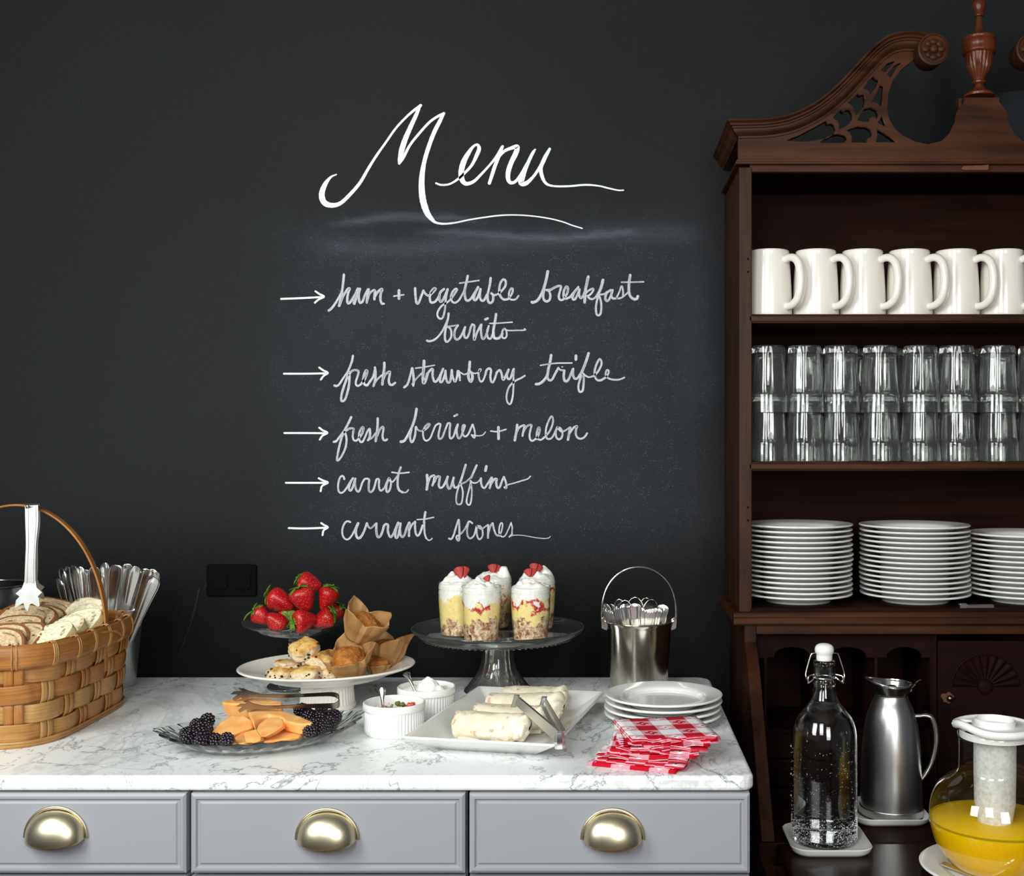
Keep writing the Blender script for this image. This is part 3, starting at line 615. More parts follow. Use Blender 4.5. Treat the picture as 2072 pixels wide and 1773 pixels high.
# frieze board with fret cut
def loop(l): return [(x - HX, z) for x, z in (C1(a, b) for a, b in l)]
Lh = [(235,1030),(235,870),(350,850),(480,838),(600,805),(700,745),(800,665),(900,572),(1000,470),(1080,395),(1160,340),(1260,300),(1375,290),(1385,360),(1345,398),(1280,450),(1225,520),(1200,600),(1192,690),(1203,760),(1235,820),(1290,870),(1370,910),(1455,928),(1540,908),(1595,855),(1630,785),(1640,720),(1668,680),(1690,660),(1690,627)]
outer = Lh + [(3602 - x, y) for x, y in Lh[::-1]]
H = [[(540,905),(575,888),(620,872),(720,820),(800,775),(812,798),(830,790),(852,800),(862,830),(850,862),(815,885),(760,898),(690,910),(640,912)],
 [(760,912),(790,890),(835,868),(880,860),(920,868),(938,888),(930,902),(915,918),(765,920)],
 [(930,835),(1000,812),(1060,815),(1090,832),(1098,860),(1090,882),(1068,890),(1062,905),(1068,917),(962,917),(965,880),(952,855)],
 [(1118,915),(1128,880),(1128,826),(1180,856),(1262,915)],
 [(845,752),(895,705),(912,722),(928,705),(950,702),(970,730),(968,765),(950,795),(905,825),(880,832),(882,800),(872,775),(850,765)],
 [(940,662),(1005,600),(1018,612),(1045,602),(1052,640),(1045,680),(1012,718),(992,742),(978,700),(962,678)],
 [(998,775),(1022,730),(1045,700),(1090,688),(1125,705),(1138,735),(1128,765),(1105,752),(1082,758),(1072,785),(1040,782)],
 [(1038,567),(1070,520),(1105,488),(1120,505),(1142,510),(1125,555),(1085,607),(1068,580)],
 [(1088,658),(1120,600),(1148,542),(1172,552),(1165,620),(1155,690),(1130,665),(1110,658)],
 [(1150,452),(1195,405),(1250,384),(1215,425),(1180,468)],[(1188,480),(1240,420),(1290,393),(1250,440),(1215,500)],[(1130,790),(1160,742),(1192,818),(1160,805)]]
holes = [loop(h) for h in H] + [loop([(3602 - x, y) for x, y in h]) for h in H]
curve_prism('fret_board', [loop(outer)] + holes, 0.0, 0.016, M['wood'], hut)
# roof board behind the frieze
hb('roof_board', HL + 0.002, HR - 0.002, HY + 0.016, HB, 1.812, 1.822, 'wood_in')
# rosettes
def rosette(px_, py_):
    cx, cz = C1(px_, py_, 1.965); x, z = cx - HX, cz
    mb = MB(); pr = [(0, 0.045), (0.0225, 0.045), (0.0240, 0.042), (0.0240, 0.010), (0.0262, 0.008), (0.0268, 0.004), (0.0262, 0.0), (0.0235, -0.001), (0.0225, 0.0015), (0.0090, 0.0015), (0, 0.0015)]
    mb.lathe(pr, 40)
    o = mb.build('rosette', M['wood'], hut, loc=(x, -0.037, z), rot=(R(-90), 0, 0), smooth=40)
    fl = MB()
    for k in range(8):
        a = k * PI / 4; fl.ball((0.0128 * cos(a), 0.0128 * sin(a), -0.0005), 0.0052, 8, 6, (1.35 if k % 2 == 0 else 1.0, 1.0, 0.5))
    fl.ball((0, 0, -0.001), 0.0068, 12, 8, (1, 1, 0.55)); fl.build('flower_carving', M['wood'], o)
    return o
rosette(1490, 318); rosette(3602 - 1480, 318)
# finial
fz = EYE - (627 / 3.178 - VY) / F * 2.015
def fr(w_): return w_ / 2 / 3.178 * 2.015 / F
def zz(y): return (627 - y) / 3.178 * 2.015 / F
FP = [(0, 0), (fr(188), zz(622)), (fr(190), zz(608)), (fr(160), zz(595)), (fr(90), zz(580)), (fr(60), zz(560)), (fr(55), zz(545)), (fr(88), zz(535)), (fr(90), zz(525)), (fr(70), zz(515)), (fr(80), zz(500)), (fr(120), zz(470)), (fr(150), zz(430)), (fr(172), zz(380)), (fr(178), zz(350)), (fr(205), zz(345)), (fr(215), zz(335)), (fr(205), zz(322)), (fr(208), zz(300)), (fr(215), zz(285)), (fr(205), zz(270)), (fr(190), zz(262)), (fr(205), zz(250)), (fr(200), zz(240)), (fr(130), zz(225)), (fr(70), zz(205)), (fr(48), zz(180)), (fr(40), zz(140)), (fr(38), zz(110)), (fr(62), zz(104)), (fr(66), zz(94)), (fr(56), zz(85)), (fr(80), zz(50)), (fr(88), zz(25)), (fr(76), zz(8)), (fr(40), zz(-4)), (0, zz(-10))]
mb = MB()
def flute(a, r, z):
    if zz(505) < z < zz(352): r *= 1 - 0.10 * (0.5 + 0.5 * cos(20 * a)) * min(1, (z - zz(505)) / 0.006)
    return r, z
mb.lathe(FP, 80, fn=flute)
fxc = hx(1420 + 1781 / 3.178, 2.015) - HX
fin = mb.build('finial', M['wood_fin'], hut, loc=(fxc, 0.013, fz - 0.001), smooth=50)
hb('finial_block', HX - 0.034, HX + 0.034, HY + 0.015, HY + 0.034, fz - 0.05, fz - 0.0005, 'wood')
# waist moulding
wprof = [(0.008, Z0), (-0.002, Z0), (-0.004, Z0 - 0.003), (-0.004, Z0 - 0.007), (-0.009, Z0 - 0.009), (-0.011, Z0 - 0.013), (-0.011, Z0 - 0.018), (-0.008, Z0 - 0.021), (-0.001, Z0 - 0.022), (0.008, Z0 - 0.022)]
MB().prism([(y, z) for y, z in wprof], HL - 0.010 - HX, HR + 0.010 - HX, 'x').build('waist_moulding', M['wood'], hut, smooth=20, bevel=0.0008)
hb('waist_moulding', HL - 0.010, HL + 0.01, HY - 0.002, HB, Z0 - 0.02, Z0 - 0.001, 'wood', 0.003)
# catches
hb('shelf_catch', hx(1943), hx(1958), HY + 0.001, HY + 0.012, SH3, SH3 + 0.008, 'silver', 0.001)
hb('shelf_catch', hx(1958), hx(2013), HY + 0.002, HY + 0.010, SH3, SH3 + 0.006, 'dark_steel', 0.001)
o = MB().prism([(0, 0), (0.003, 0.005), (0.006, 0.0055), (0.044, 0.007), (0.046, 0.009), (0.046, 0), (0.044, -0.002), (0.006, -0.002)], -0.004, 0.006, 'y').build('hinge_plate', plain('worn_hinge', srgb(112, 66, 48), 0.3, 0.2, var=0.3), hut, loc=(hx(1944) - HX, 0.0, hz(343)), bevel=0.0008)
# ---- desk part
DL = 0.2425
def slant(z): # front edge Y of the desk side for a height
    return 2.0 if z > 1.028 else 1.785 + (z - 0.735) / (1.028 - 0.735) * 0.213
for x0, x1 in ((DL, DL + 0.020), (2 * HX - DL - 0.020, 2 * HX - DL)):
    pts = [(0.225, 0.735), (0.225, 1.029), (-0.002, 1.029), (-0.006, 1.0), (slant(0.96) - HY, 0.96), (slant(0.86) - HY, 0.86), (slant(0.76) - HY, 0.76), (slant(0.735) - HY, 0.735)]
    MB().prism(pts, x0 - HX, x1 - HX, 'x').build('desk_side', M['wood_desk'], hut, smooth=None, bevel=0.0015)
dxl, dxr = DL + 0.020, 2 * HX - DL - 0.020
hb('desk_rail', dxl, dxr, HY - 0.002, HY + 0.014, 1.012, 1.029, 'wood')
PY = 2.022
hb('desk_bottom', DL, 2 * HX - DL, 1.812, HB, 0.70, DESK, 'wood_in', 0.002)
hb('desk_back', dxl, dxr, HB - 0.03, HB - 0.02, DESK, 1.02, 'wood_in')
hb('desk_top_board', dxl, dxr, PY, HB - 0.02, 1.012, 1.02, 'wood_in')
# fall front, open
MB().prism([(x - HX, y - HY) for x, y in ((0.27, 1.50), (0.27, 1.809), (1.016, 1.809), (1.016, 1.50))], DESK - 0.02, DESK, 'z').build('fall_front', wood('mahogany_flap', srgb(24, 9, 7), srgb(44, 19, 14), 0.26, 'x'), hut, smooth=None, bevel=0.003)
# lower chest
hb('chest_body', DL, 2 * HX - DL, 1.83, HB, 0.10, 0.699, 'wood_v')
for k in range(4):
    z1 = 0.685 - k * 0.145
    d = hb('drawer', DL + 0.02, 2 * HX - DL - 0.02, 1.822, 1.835, z1 - 0.135, z1, 'wood', 0.003)
    for xx in (-0.22, 0.22):
        MB().tube([(xx + 0.03 * cos(a * PI / 8), -0.19 - 0.004 * sin(a * PI / 8), z1 - 0.06 - 0.02 * sin(a * PI / 8)) for a in range(9)], 0.002, 6).build('drawer_pull', M['brass'], d)
for x in (DL + 0.02, 2 * HX - DL - 0.06):
    for y in (1.84, HB - 0.06): hb('foot', x, x + 0.04, y, y + 0.04, 0, 0.1, 'wood_v')
for x in (DL + 0.002, 2 * HX - DL - 0.017): hb('support_slide', x, x + 0.015, 1.55, 1.85, 0.63, 0.70, 'wood')
# pigeonholes
def qx(px_): return (px_ - VX) / F * PY - HX
def qz(py_): return EYE - (py_ - VY) / F * PY
zL = qz(1477)
bays = [(1549, 1655), (1661, 1770), (1777, 1882)]
vl = []
x0 = dxl - HX; x1v = qx(1895)
vo = [(x0, qz(1276)), (x0, qz(1332)), (qx(1549), qz(1332))]
for a, b in bays:
    vo.append((qx(a), qz(1331))); vo.append((qx(a) + 0.008, qz(1331)))
    m, r_ = (qx(a) + qx(b)) / 2, (qx(b) - qx(a)) / 2 - 0.014
    for k in range(0, 13):
        an = PI - PI * k / 12; vo.append((m + r_ * cos(an) * 1.0, qz(1331) + 0.018 * sin(an) ** 0.8 if 0 < k < 12 else qz(1331)))
    vo.append((qx(b) - 0.008, qz(1331))); vo.append((qx(b), qz(1331)))
vo += [(x1v, qz(1331)), (x1v, qz(1276))]
vo2 = [vo[0]]
for p in vo[1:]:
    if abs(p[0] - vo2[-1][0]) + abs(p[1] - vo2[-1][1]) > 1e-5: vo2.append(p)
M['wood_pig'] = wood('mahogany_pigeonhole', srgb(18, 8, 7), srgb(36, 17, 14), 0.6, 'x', spec=0.06)
curve_prism('valance', [vo2], PY - HY, PY - HY + 0.008, M['wood_pig'], hut)
for a in (1546, 1655, 1770, 1882):
    MB().box(qx(a), qx(a) + 0.0055, PY - HY + 0.001, HB - HY - 0.03, zL, qz(1276)).build('divider', M['wood_pig'], hut, smooth=None, bevel=0.001)
MB().box(x0, x1v, PY - HY - 0.003, HB - HY - 0.03, zL - 0.006, zL).build('pigeonhole_shelf', M['wood_pig'], hut, smooth=None, bevel=0.001)
for r_, (a, b) in enumerate(((1484, 1534), (1538, 1592), (1596, 1652))):
    for p, q in ((1548, 1652), (1657, 1768), (1773, 1890)):
        d = MB().box(qx(p), qx(q), PY - HY, PY - HY + 0.15, max(qz(b), DESK + 0.002), qz(a)).build('small_drawer', M['wood_pig'], hut, smooth=None, bevel=0.0015)
        MB().ball(((qx(p) + qx(q)) / 2, PY - HY - 0.004, (qz(a) + max(qz(b), DESK)) / 2), 0.0045, 10, 8).build('knob', M['dark_steel'], d)
MB().box(x0, x1v, PY - HY + 0.004, HB - HY - 0.04, DESK, DESK + 0.004).build('pigeonhole_base', M['wood_pig'], hut, smooth=None)
# prospect door with carved fan
dx0, dx1 = qx(1897), qx(2091)
door = MB().box(dx0, dx1, PY - HY - 0.001, PY - HY + 0.012, DESK + 0.004, qz(1297)).build('prospect_door', M['wood_pig'], hut, smooth=None, bevel=0.002)
fcx, fcz = qx(1993), qz(1390)
mb = MB(); NP = 11
for k in range(NP):
    a0 = PI * k / NP; a1 = PI * (k + 1) / NP; am = (a0 + a1) / 2; ro = 0.054; ri = 0.013
    def g(u, v, a0=a0, a1=a1):
        a = a0 + (a1 - a0) * u; r_ = ri + (ro - ri) * v
        if v == 1: r_ += 0.003 * sin(PI * u)
        return (fcx + r_ * cos(a), PY - HY - 0.0015 - 0.0045 * sin(PI * u) * (0.3 + 0.7 * v), fcz + r_ * sin(a) * 0.96)
    mb.grid(g, 8, 6)
mb.build('fan_carving', M['wood_pig'], door, smooth=50)
MB().ball((fcx, PY - HY - 0.001, fcz), 0.0135, 20, 12, (1, 0.5, 1)).build('fan_boss', M['wood_pig'], door)
MB().tube([(fcx + 0.0575 * cos(a * PI / 24), PY - HY - 0.002, fcz + 0.056 * sin(a * PI / 24)) for a in range(25)] , 0.0018, 6).build('fan_rim', M['wood_pig'], door)
MB().ball((qx(1920), PY - HY - 0.006, qz(1412)), 0.0055, 12, 8).build('door_knob', M['dark_steel'], door)
MB().prism([(qx(1920) + 0.010 * cos(a) * (1 + 0.25 * sin(3 * a)) - 0.003, qz(1412) + 0.009 * sin(a) * (1 + 0.2 * cos(5 * a))) for a in [k * PI / 10 for k in range(20)]], PY - HY - 0.0014, PY - HY - 0.0008).build('worn_patch', plain('worn_wood', srgb(92, 58, 36), 0.6, var=0.3, vscale=200), door, smooth=None)
hb('door_frame', qx(1884) + HX, qx(1895) + HX, PY - 0.003, PY + 0.012, DESK, qz(1284), 'wood_pig')
# grey panel standing on the roof of the hutch
pn = MB().prism([(hx(1992, 2.19), 1.823), (hx(1992, 2.19), hz(192, 2.19)), (hx(2330, 2.19), hz(158, 2.19)), (hx(2330, 2.19), 1.823)], 2.182, 2.2).build('leaning_panel', plain('grey_panel', srgb(40, 43, 46), 0.8, spec=0.1, bump=0.2, bscale=900), bevel=0.001)
tag(pn, 'dark blue grey panel standing on top of the cabinet behind its turned finial', 'panel')

# ------------------------------------------------------------ mugs
def make_mug():
    mg = thing('mug', 'x', 'mug', group='white diner mugs on the upper shelf')
    pr = [(0, 0.003), (0.034, 0.003), (0.0362, 0.0), (0.0392, 0.0015), (0.0398, 0.006), (0.0396, 0.020), (0.0386, 0.050), (0.0370, 0.080), (0.0352, 0.101), (0.0347, 0.108), (0.0349, 0.1125), (0.0338, 0.1148), (0.0322, 0.1145), (0.0306, 0.110), (0.0300, 0.100), (0.0315, 0.060), (0.032, 0.012), (0, 0.009)]
    MB().lathe([q for q in crom(pr, 2)], 56).build('body', M['china_warm'], mg, smooth=60)
    hp = [(0.0350, 0, 0.096), (0.046, 0, 0.099), (0.058, 0, 0.096), (0.0665, 0, 0.085), (0.070, 0, 0.065), (0.0690, 0, 0.045), (0.0640, 0, 0.028), (0.054, 0, 0.0185), (0.044, 0, 0.016), (0.0375, 0, 0.017)]
    P = crom(hp, 5); MB().tube(P, [0.0062 + 0.0012 * sin(PI * i / (len(P) - 1)) for i in range(len(P))], 14, flat=(1.0, 1.0)).build('handle', M['china_warm'], mg, smooth=80)
    return mg
m0 = make_mug()
ml = ['white mug at the left end of the upper shelf, against the stile', 'second white mug from the left on the upper shelf', 'third white mug from the left on the upper shelf', 'fourth white mug from the left, third from the picture edge', 'fifth white mug from the left, just before the last in view', 'white mug at the right end of the row, cut by the picture edge']
MYC = 2.058
for i in range(6):
    X = (1556 + i * 94.6 - VX) / F * MYC
    o = m0 if i == 0 else dup(m0)
    o.location = (X, MYC, SH1); o.rotation_euler = (0, 0, R(-47 + (i * 37 % 5) - 2)); o['label'] = ml[i]

# ------------------------------------------------------------ stacked tumblers, upside down
def glass_pt(a, r, z, nf=10):
    # facets on the tapered part
    if 0.038 < z < 0.108: r *= 1 - 0.042 * (1 - abs(cos(nf * a / 2))) ** 1.0
    return r, z
gp = [(0.0342, 0.0), (0.0350, 0.0012), (0.0349, 0.029), (0.0347, 0.0325), (0.0330, 0.036), (0.0322, 0.041), (0.0305, 0.070), (0.0292, 0.100), (0.0288, 0.108), (0.0284, 0.113), (0.0262, 0.1155), (0.022, 0.1150), (0.017, 0.1135), (0, 0.1130), (0, 0.1040), (0.020, 0.1035), (0.0258, 0.1000), (0.0270, 0.090), (0.0288, 0.060), (0.0300, 0.040), (0.0312, 0.033), (0.0328, 0.028), (0.0334, 0.001), (0.0342, 0.0)]
g0 = MB().lathe(gp, 60, fn=glass_pt).build('tumbler', M['glass'], smooth=30)
tag(g0, 'x', 'tumbler', 'upside down glass tumblers on the middle shelf')
cols = [1538, 1628, 1700.5, 1781, 1862, 1936, 2019.5, 2096]
ordn = ['first', 'second', 'third', 'fourth', 'fifth', 'sixth', 'seventh', 'eighth']
first = True; GY = 2.042
for row in range(2):
    for i, cpx in enumerate(cols):
        if row and i == 7: continue
        for tier in range(2):
            Yg = GY + row * 0.074; X = (cpx - VX) / F * GY + (0.036 + 0.004 * ((i * 7) % 3 - 1) if row else 0)
            if X < 0.289: X = 0.289 if row == 0 else 0.312
            o = g0 if first else dup(g0); first = False
            o.location = (X, Yg, SH2 + 0.0005 + tier * 0.0810 + (0.0018 if tier else 0)); o.rotation_euler = (0, 0, R(13 * i + 31 * tier + 17 * row))
            if row == 0: o['label'] = 'clear upside down tumbler, %s stack from the left, front row, %s glass' % (ordn[i], 'upper' if tier else 'lower')
            else: o['label'] = 'clear upside down tumbler of the hidden back row, behind the %s front stack, %s glass' % (ordn[i], 'upper' if tier else 'lower')

# ------------------------------------------------------------ plates
def plate_prof(r, h=0.0165, th=0.0034):
    return crom([(0, 0.0025), (r * 0.54, 0.0025), (r * 0.56, 0.0), (r * 0.595, 0.0), (r * 0.62, 0.0035), (r * 0.68, h * 0.40), (r * 0.80, h * 0.62), (r * 0.97, h - th * 1.05), (r * 0.995, h - th * 0.75), (r, h - th * 0.35), (r * 0.992, h), (r * 0.96, h), (r * 0.80, h * 0.84), (r * 0.71, h * 0.70), (r * 0.665, h * 0.50), (r * 0.63, 0.0062), (r * 0.56, 0.0052), (0, 0.0052)], 2)
def stack(cx, cy, z, n, pitch, r, group, lab, names, jit=0.0012, src=None, zs=None, mat='china'):
    rnd = random.Random(int(cx * 1000)); p0 = src
    for k in range(n):
        if p0 is None:
            p0 = MB().lathe(plate_prof(r), 72).build('plate', M[mat], smooth=45); tag(p0, 'x', 'plate', group); o = p0
        elif k == 0 and src is None: o = p0
        else: o = dup(p0)
        o['group'] = group
        o.location = (cx + rnd.uniform(-jit, jit), cy + rnd.uniform(-jit, jit), z + k * pitch); o.rotation_euler = (0, 0, rnd.uniform(0, 6))
        o['label'] = lab % names(k, n)
    return p0
cnt = ['bottom', 'second', 'third', 'fourth', 'fifth', 'sixth', 'seventh', 'eighth', 'ninth', 'tenth', 'eleventh', 'twelfth', 'thirteenth', 'fourteenth', 'fifteenth', 'sixteenth']
def nmf(k, n):
    if k == n - 1: return 'top'
    if k == 0: return 'bottom'
    return cnt[k] + ' from bottom'
PYC = 2.100
ps = stack((1614 - VX) / F * PYC, PYC, SH3, 15, 0.00865, 0.096, 'white plates in the left stack', 'white dinner plate in the left stack on the plate shelf, %s', nmf)
stack((1850.5 - VX) / F * PYC, PYC, SH3, 15, 0.00855, 0.096, 'white plates in the middle stack', 'white dinner plate in the middle stack on the plate shelf, %s', nmf, src=ps)
stack((2072 - VX) / F * (PYC + 0.0), PYC, SH3, 13, 0.00875, 0.096, 'white plates in the right stack', 'white dinner plate in the cut off right stack, %s', nmf, src=ps)
# ------------------------------------------------------------ water bottle, trays, coffee jug, juice jug
def tray(name, x0, x1, y0, y1, label):
    cx, cy = (x0 + x1) / 2, (y0 + y1) / 2; w_, h_ = x1 - x0, y1 - y0
    mb = MB()
    lv = [(0.86, 0.0), (0.90, 0.0), (0.97, 0.005), (1.0, 0.011), (0.985, 0.0122), (0.955, 0.0090), (0.90, 0.0045), (0.80, 0.004), (0.01, 0.004)]
    N = 28
    def g(u, v):
        s_, z = lv[int(round(v * (len(lv) - 1)))]
        pts = rrect(w_, h_, 0.026, 6); p = pts[int(round(u * N)) % N]
        return (p[0] * s_, p[1] * s_, z)
    mb.grid(g, N, len(lv) - 1, cu=True)
    mb.add([(rrect(w_, h_, 0.026, 6)[i][0] * 0.86, rrect(w_, h_, 0.026, 6)[i][1] * 0.86, 0) for i in range(28)], [tuple(range(28))])
    o = mb.build(name, M['china'], smooth=50); o.location = (cx, cy, DESK + 0.0003); tag(o, label, 'tray', 'square white trays on the open desk'); return o
tray('square_tray', 0.283, 0.405, 1.742, 1.872, 'white square tray with rounded corners under the water bottle')
tray('square_tray', 0.4075, 0.530, 1.882, 2.008, 'white square tray with rounded corners under the steel coffee jug')
TZ = DESK + 0.0046
bt = thing('water_bottle', 'clear swing top glass bottle of water with white stopper on a white tray', 'bottle', (0.3415, 1.81, TZ))
ro = [(0.0, 0.003), (0.030, 0.001), (0.044, 0.0), (0.0482, 0.004), (0.0492, 0.012), (0.0494, 0.06), (0.0494, 0.110), (0.0494, 0.150), (0.0486, 0.166), (0.0464, 0.177), (0.0415, 0.1895), (0.034, 0.1995), (0.0285, 0.2055), (0.0215, 0.2165), (0.0178, 0.227), (0.0163, 0.2355), (0.0173, 0.2390), (0.0178, 0.2425), (0.0161, 0.2455), (0.0160, 0.255), (0.0161, 0.267), (0.0168, 0.2705), (0.0165, 0.2745), (0.0135, 0.2755)]
ri = [(0.0115, 0.2735), (0.0116, 0.255), (0.0120, 0.236), (0.0140, 0.2265), (0.0180, 0.2150), (0.0252, 0.2035), (0.0305, 0.1978), (0.0382, 0.1870), (0.0432, 0.1745), (0.0454, 0.164), (0.0462, 0.150), (0.0462, 0.10), (0.0462, 0.02), (0.0445, 0.0095), (0.030, 0.0085), (0, 0.0105)]
MB().lathe(crom(ro, 3) + crom(ri, 3), 80).build('glass_body', M['bglass'], bt, smooth=50)
wi = [(0, 0.0107), (0.030, 0.0088), (0.0444, 0.0099), (0.0459, 0.02), (0.0459, 0.10), (0.0459, 0.150), (0.0451, 0.164), (0.0429, 0.1745), (0.0379, 0.1870), (0.0302, 0.1978), (0.0249, 0.2035), (0.0205, 0.2095), (0.0200, 0.2102), (0, 0.2102)]
MB().lathe(wi, 72).build('water', M['water'], bt, smooth=50)
# condensation beads
rnd = random.Random(5); mb = MB()
for k in range(2600):
    z = abs(rnd.gauss(0.022, 0.012)) if k < 1900 else rnd.uniform(0.03, 0.19)
    a = rnd.uniform(-PI, PI); r_ = rnd.uniform(0.00025, 0.0007 if z < 0.04 else 0.00045)
    if z > 0.148 or z < 0.006: continue
    mb.ball((0.0495 * cos(a), 0.0495 * sin(a), z), r_, 5, 4)
o = mb.build('condensation', M['silver'], bt); o['kind'] = 'stuff'
wt_ = plain('wet_drop', (0.8, 0.85, 0.85), 0.05, spec=1.0); o.data.materials[0] = wt_
st = MB().lathe(crom([(0, 0.2720), (0.0095, 0.2720), (0.0118, 0.2762), (0.0120, 0.2800), (0.0122, 0.2835), (0.0138, 0.2870), (0.0145, 0.2915), (0.0125, 0.2970), (0.007, 0.3000), (0, 0.3008)], 3), 36).build('stopper', M['white_plastic'], bt, smooth=60)
wr = MB()
for s_ in (-1, 1):
    wr.tube(crom([(s_ * 0.013, -0.004, 0.2867), (s_ * 0.018, -0.004, 0.2858), (s_ * 0.0215, -0.004, 0.2823), (s_ * 0.0285, -0.006, 0.2594), (s_ * 0.0290, -0.008, 0.2506), (s_ * 0.0255, -0.009, 0.244)], 4), 0.0011, 8)
    wr.tube(crom([(s_ * 0.0165, -0.005, 0.2541), (s_ * 0.022, -0.008, 0.2533), (s_ * 0.026, -0.011, 0.2515), (s_ * 0.0265, -0.012, 0.2418)], 4), 0.0011, 8)
    wr.tube(crom([(s_ * 0.016, -0.008, 0.2506), (s_ * 0.020, -0.012, 0.2471), (s_ * 0.0265, -0.012, 0.2418)], 3), 0.0011, 8)
wr.tube([(0.0172 * cos(k * PI / 12), 0.0172 * sin(k * PI / 12), 0.2493) for k in range(24)], 0.0011, 8, closed=True)
wr.build('wire_bail', M['silver'], bt)
# thermal jug
jg = thing('coffee_jug', 'brushed steel thermal coffee jug with open pouring lid on a white tray', 'jug', (0.4765, 1.944, TZ))
def jr(y, x0, x1): return ((x1 - x0) / 2 / F * 1.944, EYE - (y - VY) / F * 1.944 - TZ)
JZ = lambda y: EYE - (y - VY) / F * 1.944 - TZ
pr = [(0, 0), (0.0500, 0.0), (0.0515, 0.001), (0.0515, 0.012), (0.0508, 0.0135), (0.0500, 0.014), (0.0492, 0.05), (0.0475, 0.10), (0.0440, 0.135), (0.0395, 0.158), (0.0340, 0.174), (0.0295, 0.184), (0.0272, 0.190), (0.0262, 0.196)]
MB().lathe(crom(pr, 3), 64).build('body', M['brushed'], jg, smooth=50)
mb = MB()
def spout(u, v):
    a = u * 2 * PI; z = 0.194 + 0.020 * v
    k = max(0, cos(a - PI)) ** 2
    r_ = 0.0265 + 0.008 * v + k * 0.009 * v
    return (r_ * cos(a), r_ * sin(a), z + k * 0.007 * v - (1 - k) * 0.002 * v)
mb.grid(spout, 40, 6, cu=True); col_ = mb.build('pouring_collar', M['silver'], jg, smooth=80, solid=0.0012)
MB().tube([tuple(Vector(spout(i / 40, 1)) + Vector((0, 0, 0.0002))) for i in range(40)], 0.0012, 8, closed=True).build('collar_bead', M['silver'], jg)
MB().ball((0, 0, 0.200), 0.026, 28, 12, (1.0, 1.0, 0.22)).build('lid', M['dark_steel'], jg, smooth=80)
MB().ball((0, 0, 0.206), 0.010, 16, 10, (1, 1, 0.35)).build('lid_boss', M['silver'], jg)
P = crom([(0.018, -0.004, 0.206), (0.030, -0.004, 0.205), (0.036, -0.004, 0.209), (0.041, -0.004, 0.216), (0.047, -0.004, 0.219)], 5)
MB().tube(P, 0.0022, 8, flat=(0.5, 1.6)).build('thumb_lever', M['silver'], jg)
MB().tube([(0.029, -0.010, 0.203), (0.029, 0.008, 0.203)], 0.0028, 12).build('hinge', M['silver'], jg)
hp = [(0.028, -0.004, 0.160), (0.044, -0.006, 0.1605), (0.057, -0.008, 0.1615), (0.0655, -0.009, 0.155), (0.0700, -0.010, 0.135), (0.0700, -0.010, 0.110), (0.0640, -0.009, 0.085), (0.052, -0.008, 0.063), (0.043, -0.006, 0.055), (0.039, -0.004, 0.066), (0.0385, -0.004, 0.078)]
P = crom(hp, 5); n_ = len(P)
MB().tube(P, [0.0044 + 0.0026 * sin(PI * i / (n_ - 1)) for i in range(n_)], 12, flat=(0.75, 1.25)).build('handle', M['silver'], jg, smooth=80)
# juice jug
JX, JY = (2013 - VX) / F * 1.68, 1.68
pl = MB().lathe(plate_prof(0.104, 0.014), 72).build('saucer_plate', M['china'], smooth=45); pl.location = (JX, JY, DESK + 0.0003); tag(pl, 'white plate on the desk under the orange juice jug, cut by the picture corner', 'plate')
jj = thing('juice_jug', 'round glass jug of orange juice with white lid, cut by the right picture edge', 'jug', (JX, JY, DESK + 0.0058))
B0 = 0.0055
def zJ(y): return EYE - (y - VY) / F * 1.68 - DESK - 0.0058
zc = zJ(1655); rs = 0.0905
go = [(0, 0.0), (0.040, 0.0005), (0.062, 0.010), (0.0805, 0.034), (0.0890, 0.060), (0.0905, zc), (0.0880, zc + 0.022), (0.0805, zc + 0.040), (0.0690, zc + 0.052), (0.0570, zc + 0.060), (0.0510, zc + 0.066), (0.0498, zc + 0.076), (0.0498, zJ(1500)), (0.0510, zJ(1492)), (0.0515, zJ(1484)), (0.0500, zJ(1479))]
MB().lathe(crom(go, 4), 80).build('glass_body', thinglass('jug_glass', (0.96, 0.975, 0.96), 1.5, 0.015, 1.5), jj, smooth=80)
lz = zJ(1661)
lj = [(0, 0.0008), (0.0395, 0.0012), (0.0614, 0.0106), (0.0798, 0.0345), (0.0884, 0.060), (0.0900, zc - 0.002), (0.0898, lz - 0.0010), (0.0885, lz), (0, lz)]
t = NT('orange_juice'); nn = t.noise(t.coord(), 300, 2); t.set(color=t.ramp(nn, [(0.3, srgb(255, 188, 0)), (0.7, srgb(255, 204, 4))]), rough=0.35, sss=0.8, spec=0.3)
t.bsdf.inputs['Subsurface Radius'].default_value = (0.02, 0.012, 0.002); t.bsdf.inputs['Subsurface Scale'].default_value = 1.5
MB().lathe(crom(lj[:6], 4) + lj[6:], 72).build('orange_juice', t.mat, jj, smooth=50)
t = NT('frosted_ice_tube'); c = t.coord(); nn = t.noise(c, 160, 4)
t.set(color=(0.93, 0.94, 0.93), rough=0.35, alpha=t.ramp(nn, [(0.3, 0.50), (0.7, 0.86)]), spec=0.6); t.bump(nn, 0.5, 0.001)
MB().lathe([(0.0290, zJ(1478)), (0.0290, zJ(1560)), (0.0280, zJ(1625)), (0.0230, lz - 0.004), (0, lz - 0.004)], 40).build('ice_tube', t.mat, jj, smooth=60)
MB().lathe([(0, lz - 0.02), (0.012, lz - 0.018), (0.0135, zJ(1600)), (0.008, zJ(1565)), (0, zJ(1560))], 24).build('ice_core', plain('ice_white', (0.85, 0.86, 0.85), 0.5, alpha=0.8), jj, smooth=80)
